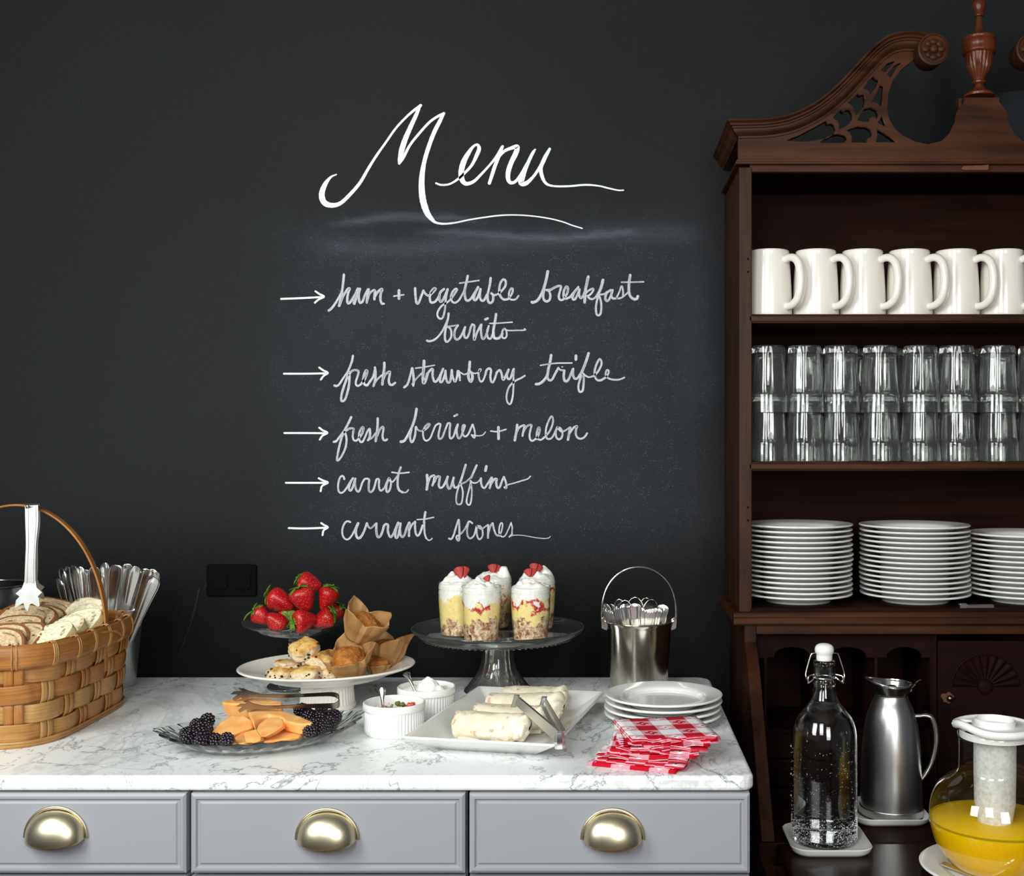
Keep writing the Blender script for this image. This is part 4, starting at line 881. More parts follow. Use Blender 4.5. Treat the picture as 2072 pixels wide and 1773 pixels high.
# lid: rim ring with pouring gap, central ring
mb = MB(); zl = zJ(1478)
def lidring(u, v):
    a = u * 2 * PI; prf = [(0.0490, 0.0), (0.0520, -0.002), (0.0565, 0.000), (0.0585, 0.0045), (0.0570, 0.009), (0.0530, 0.0105), (0.0505, 0.008), (0.0490, 0.004)]
    r_, z = prf[int(round(v * 8)) % 8]; k = max(0, cos(a - R(200))) ** 8
    return (r_ * (1 + 0.05 * k) * cos(a), r_ * (1 + 0.05 * k) * sin(a), zl + z + 0.008 * k)
mb.grid(lidring, 64, 8, cu=True, cv=True)
lid = mb.build('lid', M['white_plastic'], jj, smooth=80)
N = 40; a0, a1 = R(-168), R(140)
MB().prism([(0.051 * cos(a0 + (a1 - a0) * k / N), 0.051 * sin(a0 + (a1 - a0) * k / N)) for k in range(N + 1)] + [(-0.024, 0.03), (-0.030, 0.0), (-0.024, -0.02)], zl + 0.004, zl + 0.0075, 'z').build('lid_disc', M['white_plastic'], lid, smooth=None)
MB().lathe([(0.0272, zl + 0.004), (0.0282, zl + 0.015), (0.0270, zl + 0.0165), (0.0255, zl + 0.015), (0.0245, zl + 0.008), (0, zl + 0.008)], 48).build('filler_ring', M['white_plastic'], lid, smooth=50)
MB().lathe([(0.0485, zl), (0.0485, zJ(1492)), (0.0465, zJ(1492)), (0.0465, zl)], 64).build('lid_collar', M['white_plastic'], lid, smooth=50)
hp = crom([(0.049, 0.0, zJ(1530)), (0.064, -0.004, zJ(1520)), (0.084, -0.006, zJ(1522)), (0.100, -0.006, zJ(1545)), (0.106, -0.006, zJ(1590)), (0.098, -0.004, zJ(1625)), (0.083, 0, zJ(1628))], 5)
MB().tube(hp, 0.0065, 12).build('handle', thinglass('handle_glass', (0.9, 0.93, 0.9), 1.5, 0.03, 2.0), jj, rot=(0, 0, R(-30)), smooth=80)
# spoon resting on the plate below the jug
def spoon_mesh(L=0.15, bw=0.016, bl=0.045):
    mb = MB()
    def g(u, v):
        # u along bowl, v across
        x = (u - 0.5) * 2; wv = bw * math.sqrt(max(0, 1 - x * x)) * (1 - 0.18 * x); y = (v - 0.5) * 2
        return (y * wv, 0.006 * (1 - x * x) * (1 - y * y) , bl / 2 * x)
    mb.grid(g, 14, 10)
    P = crom([(0, 0, -bl / 2 + 0.002), (0, -0.003, -bl / 2 - 0.02), (0, -0.003, -bl / 2 - 0.05), (0, 0, -L + bl / 2)], 5); n_ = len(P)
    mb.tube(P, [0.0022 + 0.0022 * (i / (n_ - 1)) ** 2 for i in range(n_)], 10, flat=(0.5, 1.3)); return mb
sp = spoon_mesh().build('teaspoon', M['silver'], solid=0.0008, smooth=60); tag(sp, 'steel teaspoon lying on the plate beside the juice jug', 'spoon')
sd3 = Vector((0.62, -0.78, 0)); orient(sp, onz(1909, 1748, DESK + 0.014) + sd3 * 0.128, sd3, (0, 0, -1))

# ------------------------------------------------------------ counter plates
p1 = stack(0.0948, 1.806, TOP + 0.0003, 4, 0.0094, 0.0892, 'white plates piled on the marble', 'white plate in the pile on the marble behind the napkins, %s', nmf, jit=0.0015)
# ------------------------------------------------------------ napkins
t = NT('gingham_paper'); uv = t.sep(t.coord('UV')); cell = 0.0262
def fr_(x, off): return t.math('FRACT', t.math('ADD', t.math('DIVIDE', x, 2 * cell), off))
fu, fv = fr_(uv[0], 0.12), fr_(uv[1], 0.30)
cu_ = t.math('LESS_THAN', fu, 0.5); cv_ = t.math('LESS_THAN', fv, 0.5)   # 1 = red band
both = t.math('MULTIPLY', cu_, cv_); anyb = t.math('MAXIMUM', cu_, cv_)
white = srgb(243, 240, 240); red = srgb(196, 14, 40); pink = srgb(224, 158, 172)
hatch = t.math('LESS_THAN', t.math('FRACT', t.math('MULTIPLY', t.math('ADD', uv[0], uv[1]), 900)), 0.5)
pk = t.mix(hatch, srgb(232, 178, 190), srgb(216, 138, 156))
col = t.mix(anyb, white, pk); col = t.mix(both, col, red)
# flower on the pink squares: four petal rose curve
def flower(fx, fy, cx, cy, s_):
    x = t.math('SUBTRACT', fx, cx); y = t.math('SUBTRACT', fy, cy)
    rr_ = t.math('SQRT', t.math('ADD', t.math('MULTIPLY', x, x), t.math('MULTIPLY', y, y)))
    an = t.math('ARCTAN2', y, x); pet = t.math('MULTIPLY_ADD', t.math('ABSOLUTE', t.math('COSINE', t.math('MULTIPLY', an, 2.0))), 0.09 * s_, 0.085 * s_)
    return t.math('LESS_THAN', rr_, pet), t.math('LESS_THAN', rr_, 0.035 * s_)
f1, c1_ = flower(fu, fv, 0.25, 0.75, 1.0); f2, c2_ = flower(fu, fv, 0.75, 0.25, 1.0)
col = t.mix(f1, col, red); col = t.mix(c1_, col, white)
col = t.mix(t.math('MULTIPLY', f2, 0.8), col, white); col = t.mix(c2_, col, srgb(60, 40, 44))
t.set(color=col, rough=0.75, spec=0.2); M['gingham'] = t.mat
def napkin(k, n, cx, cy, z, rot, curl, label, folded):
    s_ = 0.121; N = 14; mb = MB(); uv = []; layers = 4; th = 0.0010
    rnd = random.Random(k * 7 + 1); ph = rnd.uniform(0, 6)
    for L in range(layers):
        zo = L * th; ins = 0.0008 * ((L * 13 + k) % 4)
        def g(u, v):
            x = (u - 0.5) * (s_ - ins); y = (v - 0.5) * (s_ - ins)
            ed = max(0, (0.5 - v)) ** 2 * 4; le = max(0, (0.35 - u)) * 2
            zz_ = zo * (1 + 0.9 * curl * (ed + le)) + curl * (0.0035 * (ed + le * 0.5) * sin(u * 9 + ph + L * 0.3) + 0.002 * le)
            return (x, y, max(zz_, zo))
        a = len(mb.v); mb.grid(g, N, N)
        off = 0.013 * L + 0.004 * k
        for p in mb.v[a:]: uv.append((p[0] + 0.1 + off * (k % 3), p[1] + 0.1))
    o = mb.build('paper_napkin', M['gingham'], smooth=60, solid=0.0007, merge=False, fixn=False, uvs=uv)
    o.location = (cx, cy, z); o.rotation_euler = (0, 0, rot)
    tag(o, label, 'napkin', 'red gingham paper napkins fanned in a pile'); return o
NN = 9; zq = TOP + 0.0006
nl = ['bottom', 'second from bottom', 'third from bottom', 'fourth from bottom', 'fifth', 'sixth', 'third from the top', 'second from the top', 'top']
for k in range(NN):
    f_ = k / (NN - 1)
    cx = 0.0600 + 0.0285 * f_ + (0.004 if k % 2 else 0); cy = 1.601 + 0.016 * f_; rot = R(-20 + 31 * f_ ** 1.1)
    napkin(k, NN, cx, cy, zq, rot, 0.0 if k < 2 else (0.5 + 0.5 * f_ if k < NN - 1 else 0.25), 'red and white gingham paper napkin, %s in the fanned pile' % nl[k], True)
    zq += 0.0047 if k < 2 else 0.0040

# ------------------------------------------------------------ white platter
PR = R(-11.6); PC = Vector((-0.1305, 1.757))
def rect_ring(a, b, r, z, N=8):
    out = []
    for cx, cy, s0 in ((a - r, b - r, 0), (-a + r, b - r, 90), (-a + r, -b + r, 180), (a - r, -b + r, 270)):
        for k in range(N + 1): an = R(s0 + 90 * k / N); out.append((cx + r * cos(an), cy + r * sin(an), z))
    return out
rings = [rect_ring(0.068, 0.125, 0.004, 0), rect_ring(0.071, 0.128, 0.004, 0.0005), rect_ring(0.104, 0.1665, 0.004, 0.0215), rect_ring(0.106, 0.1685, 0.004, 0.0235), rect_ring(0.1055, 0.168, 0.004, 0.0262), rect_ring(0.103, 0.1655, 0.004, 0.0262),
         rect_ring(0.082, 0.139, 0.006, 0.0125), rect_ring(0.072, 0.128, 0.010, 0.0058), rect_ring(0.060, 0.116, 0.010, 0.0045)]
mb = MB(); n_ = len(rings[0]); vs_ = [p for r_ in rings for p in r_]; fs = []
for k in range(len(rings) - 1):
    for q in range(n_): fs.append((k * n_ + q, k * n_ + (q + 1) % n_, (k + 1) * n_ + (q + 1) % n_, (k + 1) * n_ + q))
fs += [tuple(range(n_ - 1, -1, -1)), tuple((len(rings) - 1) * n_ + q for q in range(n_))]
plt = mb.add(vs_, fs).build('platter', M['china'], smooth=30); plt.location = (PC.x, PC.y, TOP + 0.0003); plt.rotation_euler = (0, 0, PR)
tag(plt, 'large rectangular white platter with flared rim carrying four burritos', 'platter')

# ------------------------------------------------------------ ramekins
def ramekin(x, y, label):
    rk = thing('ramekin', label, 'bowl', (x, y, TOP + 0.0003), group='white fluted ramekins on the marble')
    mb = MB(); pr = [(0, 0.002), (0.0395, 0.002), (0.0415, 0.0), (0.0430, 0.002), (0.0436, 0.006), (0.0440, 0.030), (0.0440, 0.0345), (0.0452, 0.0355), (0.0455, 0.037), (0.0455, 0.0435), (0.0450, 0.0452), (0.0438, 0.0458), (0.0425, 0.0450), (0.0415, 0.040), (0.0408, 0.010), (0.0385, 0.006), (0, 0.006)]
    def fl(a, r, z):
        if r > 0.0431 and 0.004 < z < 0.034: r -= 0.0011 * (0.5 + 0.5 * cos(56 * a)) ** 0.7
        return r, z
    mb.lathe(pr[:3] + pr[3:5] + [(0.0437, 0.0075), (0.0439, 0.018), (0.0440, 0.0325)] + pr[6:], 336, fn=fl); mb.build('bowl', M['china'], rk, smooth=40)
    return rk
rk1 = ramekin(-0.3027, 1.742, 'front white fluted ramekin holding salsa, beside the platter corner')
rk2 = ramekin(-0.2713, 1.850, 'rear white fluted ramekin heaped with sour cream')
# salsa: stuff of chopped bits
rnd = random.Random(3)
sal = thing('salsa', 'chopped red and green salsa in the front ramekin', 'salsa', (-0.3027, 1.742, TOP + 0.02))
MB().lathe([(0, 0.012), (0.02, 0.0115), (0.038, 0.0085), (0.0400, 0.002), (0.0385, -0.010), (0, -0.012)], 32, fn=lambda a, r, z: (r, z + (0.002 * noise.noise(Vector((r * 90 * cos(a), r * 90 * sin(a), 1))) if z > 0.003 else 0))).build('salsa_base', plain('salsa_red', srgb(150, 70, 48), 0.4, var=0.4, vscale=160), sal, smooth=80)
cols_ = [plain('tomato_bit', srgb(196, 70, 56), 0.3), plain('green_bit', srgb(96, 112, 40), 0.4), plain('onion_bit', srgb(232, 214, 200), 0.3)]
for ci in range(3):
    mb = MB()
    for k in range(26):
        a = rnd.uniform(0, 6.28); r_ = 0.034 * math.sqrt(rnd.random()); s_ = rnd.uniform(0.0018, 0.0038)
        mb.ball((r_ * cos(a), r_ * sin(a), 0.0125 + rnd.uniform(0, 0.004)), s_, 6, 4, (1, rnd.uniform(0.6, 1), 0.7), fn=lambda d: 0.8 + 0.35 * noise.noise(d * 2.2 + Vector((k, 0, 0))))
    o = mb.build('chopped_bits', cols_[ci], sal, smooth=30); o['kind'] = 'stuff'
for dx, dz_, m_ in ((0.004, 0.0215, 1), (0.011, 0.020, 1), (0.022, 0.019, 0), (0.026, 0.020, 0)):
    MB().ball((dx, 0.006, dz_), 0.0055, 8, 6, (1, 0.8, 0.75), fn=lambda d: 0.8 + 0.3 * noise.noise(d * 2 + Vector((dx * 90, 0, 0)))).build('salsa_chunk', cols_[m_], sal)
def creamy(name, R0, H0, seed, mat, parent=None, sc=1.0, lump=1.0, blobs=()):
    mb = MB()
    def g(u, v):
        a = u * 2 * PI; r_ = R0 * (1 - v) 
        x, y = r_ * cos(a), r_ * sin(a)
        h = H0 * (1 - (r_ / R0) ** 2) ** 0.6 if r_ < R0 else 0
        h += lump * 0.0035 * nz((x, y, 0), 90, seed) + lump * 0.0016 * nz((x, y, 0), 210, seed + 3)
        for bx, by, br, bh in blobs:
            d = math.hypot(x - bx, y - by) / br
            if d < 1: h += bh * (1 - d * d) ** 0.7
        return (x, y, h if v > 0 else -0.004)
    mb.grid(g, 44, 22, cu=True); return mb.build(name, mat, parent, smooth=80)
M['cream'] = plain('whipped_cream', srgb(247, 244, 238), 0.5, sss=0.15, bump=0.3, bscale=160, bd=0.001)
M['cream'].node_tree.nodes['Principled BSDF'].inputs['Subsurface Scale'].default_value = 0.005
scb = [(0.003, 0.0, 0.017, 0.010), (0.001, 0.003, 0.011, 0.006), (-0.012, -0.008, 0.010, 0.005), (0.018, -0.006, 0.012, 0.006), (0.008, -0.016, 0.009, 0.005), (-0.02, 0.01, 0.01, 0.003)]
sc_ = creamy('sour_cream', 0.0408, 0.006, 2, M['cream'], lump=0.8, blobs=scb); sc_.location = (-0.2713, 1.850, TOP + 0.0375); tag(sc_, 'white sour cream heaped to a peak in the rear ramekin', 'sour cream')
MB().lathe([(0, -0.0), (0.0405, 0.0), (0.0405, -0.004), (0, -0.004)], 20).build('cream_underside', M['cream'], sc_)
def teaspoon_handle(base, tip, w_, label, roll=0.0):
    L = (Vector(tip) - Vector(base)).length; mb = MB()
    prf = [(0.0, 0.30), (0.3, 0.28), (0.6, 0.42), (0.8, 0.75), (0.92, 0.95), (0.98, 0.7), (1.0, 0.15)]
    P = crom(prf, 5)
    def g(u, v):
        q = P[min(len(P) - 1, int(round(u * (len(P) - 1))))]; y = (v - 0.5) * 2
        return (y * w_ / 2 * q[1], -0.0012 * (1 - y * y) + 0.0006 * (abs(y) > 0.6) - 0.003 * sin(q[0] * PI), q[0] * L)
    mb.grid(g, len(P) - 1, 10); return mb.build(label[0], M['silver'], None, smooth=60, solid=0.0012), L
h1, L1 = teaspoon_handle((0, 0, 0), (0, 0, 0.06), 0.0115, ('teaspoon',)); tag(h1, 'steel teaspoon standing upright in the salsa ramekin', 'spoon')
b1, e1 = W(776, 1437, 1.735), W(773, 1391, 1.74); b1 = b1 + (b1 - e1).normalized() * 0.012; h1.scale = (1, 1, (e1 - b1).length / L1); orient(h1, b1, e1 - b1)
h2 = h1.copy(); COL.objects.link(h2); h2['label'] = 'steel teaspoon leaning left in the sour cream ramekin'
b2, e2 = W(842, 1404, 1.826), W(821, 1361, 1.845); h2.scale = (1, 1, (e2 - b2).length / L1); orient(h2, b2, e2 - b2, roll=0.5)

# ------------------------------------------------------------ glass cake stand
KX, KY = -0.1745, 2.02
cs = thing('cake_stand', 'clear pressed glass cake stand with flared foot carrying five trifle jars', 'cake stand', (KX, KY, TOP + 0.0003))
PZ = 0.0985
def ribs(a, r, z):
    if 0.006 < z < 0.024 and r > 0.035: r += 0.0005 * cos(90 * a)
    if 0.030 < z < 0.088: r *= 1 - 0.035 * (1 - abs(cos(4 * a)))
    return r, z
sp_ = [(0, 0.012), (0.040, 0.004), (0.054, 0.0), (0.0575, 0.001), (0.0580, 0.004), (0.0555, 0.0075), (0.0520, 0.0105), (0.0450, 0.0200), (0.0400, 0.0270), (0.0350, 0.034), (0.0300, 0.046), (0.0275, 0.058), (0.0265, 0.072), (0.0275, 0.084), (0.032, 0.0895), (0.050, 0.0905)]
MB().lathe(crom(sp_, 4) , 144, fn=ribs).build('pedestal', M['glass'], cs, smooth=40, solid=0.0)
# hollow inside of pedestal
inn = [(0, 0.016), (0.038, 0.009), (0.033, 0.024), (0.024, 0.044), (0.0205, 0.06), (0.0200, 0.078), (0.012, 0.086), (0, 0.087)]
mb = MB(); mb.lathe(crom(inn, 3), 64); o = mb.build('pedestal_hollow', M['glass'], cs, smooth=60)
o.data.flip_normals()
def beads(a, r, z):
    if r > 0.060 and z < 0.0955: z += 0.0007 * cos(120 * a); r += 0.0006 * cos(120 * a)
    return r, z
tp = [(0, 0.0900), (0.060, 0.0900), (0.090, 0.0905), (0.118, 0.0925), (0.132, 0.0960), (0.141, 0.1015), (0.1455, 0.1065), (0.1470, 0.1095), (0.1465, 0.1118), (0.1445, 0.1112), (0.1405, 0.1075), (0.134, 0.1030), (0.124, 0.0996), (0.100, PZ), (0, PZ)]
MB().lathe(crom(tp, 3), 240, fn=beads).build('plate', M['glass'], cs, smooth=40)
# fine texture rings under the plate
mb = MB()
for rr_ in (0.096, 0.104, 0.112, 0.120, 0.127):
    zr = 0.0905 + max(0, rr_ - 0.09) ** 2 * 2.6
    for k in range(int(rr_ * 620)):
        a = 2 * PI * k / int(rr_ * 620); mb.ball((rr_ * cos(a), rr_ * sin(a), zr - 0.0006), 0.0022, 5, 4, (1, 1, 0.6))
o = mb.build('pressed_beading', M['tglass'], cs, smooth=80, merge=False, fixn=False); o['kind'] = 'stuff'

# ------------------------------------------------------------ steel pails
def pail(name, x, y, rt, rb, h, label, rimr, mat='pewter', bail=0.0, ang=0.0):
    pb = thing(name, label, 'bucket', (x, y, TOP + 0.0003))
    pr = [(0, 0.001), (rb - 0.003, 0.001), (rb, 0.0), (rb + 0.0005, 0.004), (rt, h - 0.010), (rt + 0.0015, h - 0.006), (rimr, h), (rimr - 0.001, h + 0.0012), (rt - 0.001, h - 0.006), (rt - 0.003, h - 0.010), (rb - 0.0015, 0.006), (0, 0.004)]
    MB().lathe(pr, 72).build('body', M[mat], pb, smooth=40)
    MB().tube([(rimr * cos(k * PI / 36), rimr * sin(k * PI / 36), h + 0.0002) for k in range(72)], 0.0013, 8, closed=True).build('rim_bead', M[mat], pb)
    if bail:
        for s_ in (-1, 1):
            MB().prism([(s_ * rt + s_ * x_ - (0.0), z_) for x_, z_ in ((-0.002, h - 0.016), (0.008, h - 0.012), (0.009, h + 0.004), (0.005, h + 0.008), (-0.001, h + 0.004))], -0.0045, 0.0045).build('ear', M[mat], pb, bevel=0.0008)
        rx = rt + 0.0075
        P = [(-rx * 1.0, 0, h + 0.000)] + [(rx * (1.0) * cos(PI - k * PI / 32) * (1.0), 0, h + 0.012 + (bail - 0.012) * sin(k * PI / 32) ** 0.85) for k in range(33)] + [(rx, 0, h + 0.000)]
        MB().tube(P, [0.0022] * 4 + [0.0015] * (len(P) - 8) + [0.0022] * 4, 8).build('bail_handle', M['pewter'], pb)
    return pb
pail('ice_bucket', (1293 - VX) / F * 2.03, 2.03, 0.0560, 0.0475, 0.1195, 'aged silver bucket with arched bail handle full of teaspoons', 0.0585, bail=0.0925)
pail('cutlery_bucket', -0.869, 2.07, 0.0660, 0.0540, 0.135, 'dull steel bucket of upright knives behind the bread basket', 0.0705, mat='brushed')

# flatware
def paddle(L, w_, bead=True, name='table_knife'):
    mb = MB(); prf = [(0.0, 0.42), (0.35, 0.45), (0.62, 0.62), (0.80, 0.86), (0.90, 1.0), (0.955, 0.94), (0.985, 0.66), (0.998, 0.28), (1.0, 0.05)]
    P = crom(prf, 5); M_ = len(P) - 1
    ys = [-1, -0.93, -0.84, -0.76, -0.66, -0.4, 0, 0.4, 0.66, 0.76, 0.84, 0.93, 1]; hs = [0.0, 0.0016, 0.0017, 0.0007, 0.0005, 0.0011, 0.0013, 0.0011, 0.0005, 0.0007, 0.0017, 0.0016, 0.0]
    def g(u, v):
        q = P[int(round(u * M_))]; k = int(round(v * 12)); endf = min(1, (1 - q[0]) / 0.05)
        return (ys[k] * w_ / 2 * q[1], -hs[k] * (0.35 + 0.65 * endf) - 0.0006, q[0] * L)
    mb.grid(g, M_, 12)
    mb.grid(lambda u, v: (lambda p: (p[0], -p[1] * 0.6, p[2]))(g(u, v)), M_, 12, flip=True)
    return mb.build(name, M['silver'], None, smooth=50, merge=True)
kn0 = paddle(0.16, 0.0195); tag(kn0, 'x', 'cutlery', 'steel knife handles in the bucket behind the bread basket')
TI = [(119, 1170, -.03, 1), (124, 1150, -.01, 1), (135, 1146, .02, 0), (147, 1144, 0, 1), (161, 1147, .01, 0), (173, 1153, .03, 0), (191, 1147, -.01, 1), (202, 1158, .03, 0), (213, 1139, .03, 0), (234, 1143, -.01, 1), (240, 1144, .03, 0), (260, 1141, .01, 1), (276, 1146, -.02, 1), (285, 1151, -.01, 1), (297, 1151, .03, 0), (303, 1153, -.02, 1), (311, 1152, .02, 0), (317, 1157, .015, 0), (315, 1170, -.03, 1)]
lbk = ['knife handle at the far left of the bucket, leaning out lowest', 'knife handle with bright edge at the left of the bucket', 'knife handle half hidden behind the left ones', 'tall dark knife handle, third full one from the left', 'narrow knife handle left of the middle of the bucket', 'short narrow knife handle near the middle', 'broad knife handle left of the basket hoop', 'knife handle mostly hidden behind the basket hoop', 'tallest knife handle just behind the basket hoop', 'broad upright knife handle right of the basket hoop', 'knife handle edge behind the broad upright one', 'knife handle fourth from the right, standing tall at the back', 'knife handle leaning right with double outline', 'broad knife handle leaning right in front of others', 'knife handle tip at the back right', 'bright knife handle leaning far right', 'knife handle tip behind the bright right one', 'small knife handle tip at the far right', 'lowest bright knife handle at the right rim of the bucket']
for k, (tx, ty, dy, fr0) in enumerate(TI):
    o = kn0 if k == 0 else dup(kn0)
    tip = W(tx, ty, 2.055 + dy)
    f_ = (tx - 218) / 100
    base = Vector((-0.869 + 0.030 * f_ * (1.0 if f_ > 0 else 1.0), 2.07 + dy * 0.4, 0.99 - 0.055))
    d = tip - base; L_ = d.length; orient(o, base, d, roll=(-0.5 if tx < 150 else 0.35 if tx > 270 else 0) + (k * 29 % 7 - 3) * 0.07); o.scale = (1.12 if fr0 else 0.95, 1, L_ / 0.16); o['label'] = lbk[k]
# teaspoons in the right bucket: paddle ends and bowls
bx, by = (1293 - VX) / F * 2.03, 2.03
sh = paddle(0.10, 0.0215, name='teaspoon'); tag(sh, 'x', 'spoon', 'teaspoons in the silver bucket')
sb = MB()
def g(u, v):
    x = (u - 0.5) * 2; wv = 0.0135 * math.sqrt(max(0, 1 - x * x)) * (1 - 0.15 * x); y = (v - 0.5) * 2
    return (y * wv, 0.0055 * (1 - x * x) * (1 - y * y), 0.08 + 0.019 * x)
sb.grid(g, 16, 12); sb.tube([(0, 0, 0.0), (0, 0, 0.04), (0, 0, 0.062)], [0.0022, 0.002, 0.0018], 8)
sb = sb.build('teaspoon', M['silver'], None, smooth=70, solid=0.001); tag(sb, 'x', 'spoon', 'teaspoons in the silver bucket')
SP = [('b', 1224, 1221, .0, 0.85), ('b', 1236, 1222, .01, 0.7), ('b', 1252, 1212, .02, 1), ('b', 1264, 1214, .01, 1), ('b', 1285, 1208, .01, 1.15), ('b', 1308, 1209, .02, 1.0), ('b', 1319, 1212, .005, 1.1),
      ('h', 1223, 1229, -.02, 0.5), ('h', 1229, 1229, -.02, 0.5), ('h', 1236, 1233, -.022, 0.5), ('h', 1242, 1234, -.025, 0.45), ('h', 1249, 1226, -.030, 0.8), ('h', 1263, 1222, -.034, 0.85), ('h', 1284, 1221, -.036, 1.0), ('h', 1299, 1230, -.030, 0.5),
      ('h', 1309, 1234, -.028, 0.65), ('h', 1315, 1233, -.027, 0.6), ('h', 1321, 1232, -.025, 0.6), ('h', 1328, 1231, -.02, 0.6), ('h', 1334, 1232, -.018, 0.6), ('h', 1344, 1224, -.005, 1.0)]
lbs = ['spoon bowl at the far left of the bucket', 'small spoon bowl second from the left', 'greenish spoon bowl rising left of centre', 'bright spoon bowl just left of the tallest', 'tallest spoon bowl in the middle of the bucket', 'spoon bowl behind and right of the middle', 'round spoon bowl right of the middle, showing reflections',
       'spoon handle at the extreme left rim', 'second narrow spoon handle from the left rim', 'third narrow spoon handle from the left rim', 'fourth narrow spoon handle from the left rim', 'spoon handle with warm reflection, left of centre', 'broad pale spoon handle left of the middle one', 'broadest flat spoon handle in the middle front', 'tilted spoon handle right of the middle one', 'first of the nested dark spoon handles at right', 'second of the nested dark spoon handles at right', 'third of the nested dark spoon handles at right', 'fourth of the nested dark spoon handles', 'last of the nested dark spoon handles', 'wide spoon handle leaning out at the right rim']
fh = fb = True
for k, (ty_, tx, yy, dy, ws) in enumerate(SP):
    src = sb if ty_ == 'b' else sh
    if ty_ == 'b': o = src if fb else dup(src); fb = False
    else: o = src if fh else dup(src); fh = False
    tip = W(tx, yy, by + dy); f_ = (tx - 1293) / 70
    base = Vector((bx + 0.032 * f_, by + dy * 0.8, 0.955)); d = tip - base
    orient(o, base, d, roll=f_ * (-0.55) if ty_ == 'h' else f_ * 0.6); o.scale = (ws, 1, d.length / (0.099 if ty_ == 'b' else 0.10)); o['label'] = 'steel teaspoon, ' + lbs[k]
# dark steel pot behind the basket
pt = thing('steel_pot', 'dark shiny steel pot with thin rim behind the bread basket at far left', 'pot', ((-22 - VX) / F * 2.06, 2.06, TOP + 0.0003))
MB().lathe(crom([(0, 0.001), (0.058, 0.0), (0.062, 0.004), (0.066, 0.06), (0.072, 0.11), (0.0725, 0.150), (0.068, 0.170), (0.066, 0.176)], 3) + [(0.067, 0.178), (0.064, 0.178), (0.066, 0.165), (0.069, 0.15), (0.069, 0.11), (0.06, 0.01), (0, 0.006)], 64).build('body', plain('smoky_steel', (0.20, 0.21, 0.20), 0.3, 1.0), pt, smooth=40)
MB().tube([(0.0665 * cos(k * PI / 24), 0.0665 * sin(k * PI / 24), 0.178) for k in range(48)], 0.0013, 8, closed=True).build('rim_bead', M['silver'], pt)
# ------------------------------------------------------------ trifle jars
JZ0 = TOP + 0.0003 + 0.0985 + 0.0005
M['jarglass'] = thinglass('jar_glass', (0.97, 0.98, 0.97), 1.5, 0.03, 1.5)
def trifle_mat(seed, berries, crumb_h, cust_h, dark):
    t = NT('trifle_layers'); c = t.coord(); v = t.mapping(c, (1, 1, 1), (0, 0, 0), (seed, seed * 2, 0)); z = t.sep(c)[2]
    n1 = t.noise(v, 48, 4, 0.6); n2 = t.noise(v, 125, 5, 0.75); n3 = t.noise(v, 130, 3, 0.6, 1.0)
    zz_ = t.math('ADD', z, t.math('MULTIPLY_ADD', n1, 0.075, -0.0375))
    crumb = t.ramp(n2, [(0.30, srgb(70, 38, 18)), (0.42, srgb(150, 96, 54)), (0.52, srgb(206, 176, 138)), (0.62, srgb(232, 220, 196)), (0.78, srgb(140, 84, 44))])
    dk = t.ramp(t.noise(v, 95, 3), [(0.62, 0.0), (0.68, 1.0)]); crumb = t.mix(dk, crumb, srgb(50, 28, 26))
    cust = t.ramp(n3, [(0.3, srgb(238, 214, 132)), (0.7, srgb(246, 228, 160))])
    st_ = t.ramp(n3, [(0.35, srgb(150, 26, 28)), (0.5, srgb(206, 52, 44)), (0.7, srgb(226, 150, 140))])
    cream = t.ramp(n3, [(0.3, srgb(236, 232, 220)), (0.7, srgb(250, 247, 240))])
    def over(z0, soft=0.003):
        nd = t.t.nodes.new('ShaderNodeMapRange'); nd.inputs[1].default_value = z0; nd.inputs[2].default_value = z0 + soft; t.l(zz_, nd.inputs[0]); return nd.outputs[0]
    col = t.mix(over(crumb_h), crumb, cust)
    if berries:
        bm_ = t.math('MULTIPLY', over(cust_h - 0.010), t.ramp(t.noise(v, 45, 3), [(0.44, 0.0), (0.50, 1.0)])); col = t.mix(bm_, col, st_)
    col = t.mix(over(cust_h), col, cream)
    sp = t.math('MULTIPLY', t.ramp(t.voro(v, 90), [(0.10, 1.0), (0.14, 0.0)]), t.ramp(t.noise(v, 70, 2), [(0.58, 0.0), (0.62, 1.0)]))
    col = t.mix(t.math('MULTIPLY', sp, 0.8), col, srgb(176, 40, 34))
    t.set(color=col, rough=0.35, spec=0.5, coat=0.4).bump(n2, 0.3, 0.001); return t.mat
JR = [(0, 0.0), (0.026, 0.0), (0.0282, 0.003), (0.0292, 0.012), (0.0318, 0.045), (0.0328, 0.068), (0.0326, 0.070), (0.0336, 0.0715), (0.0336, 0.0735), (0.0325, 0.0755), (0.0325, 0.0790), (0.0337, 0.0800), (0.0337, 0.0820), (0.0326, 0.0835), (0.0328, 0.0880), (0.0335, 0.0885), (0.0326, 0.0900), (0.0312, 0.0890)]
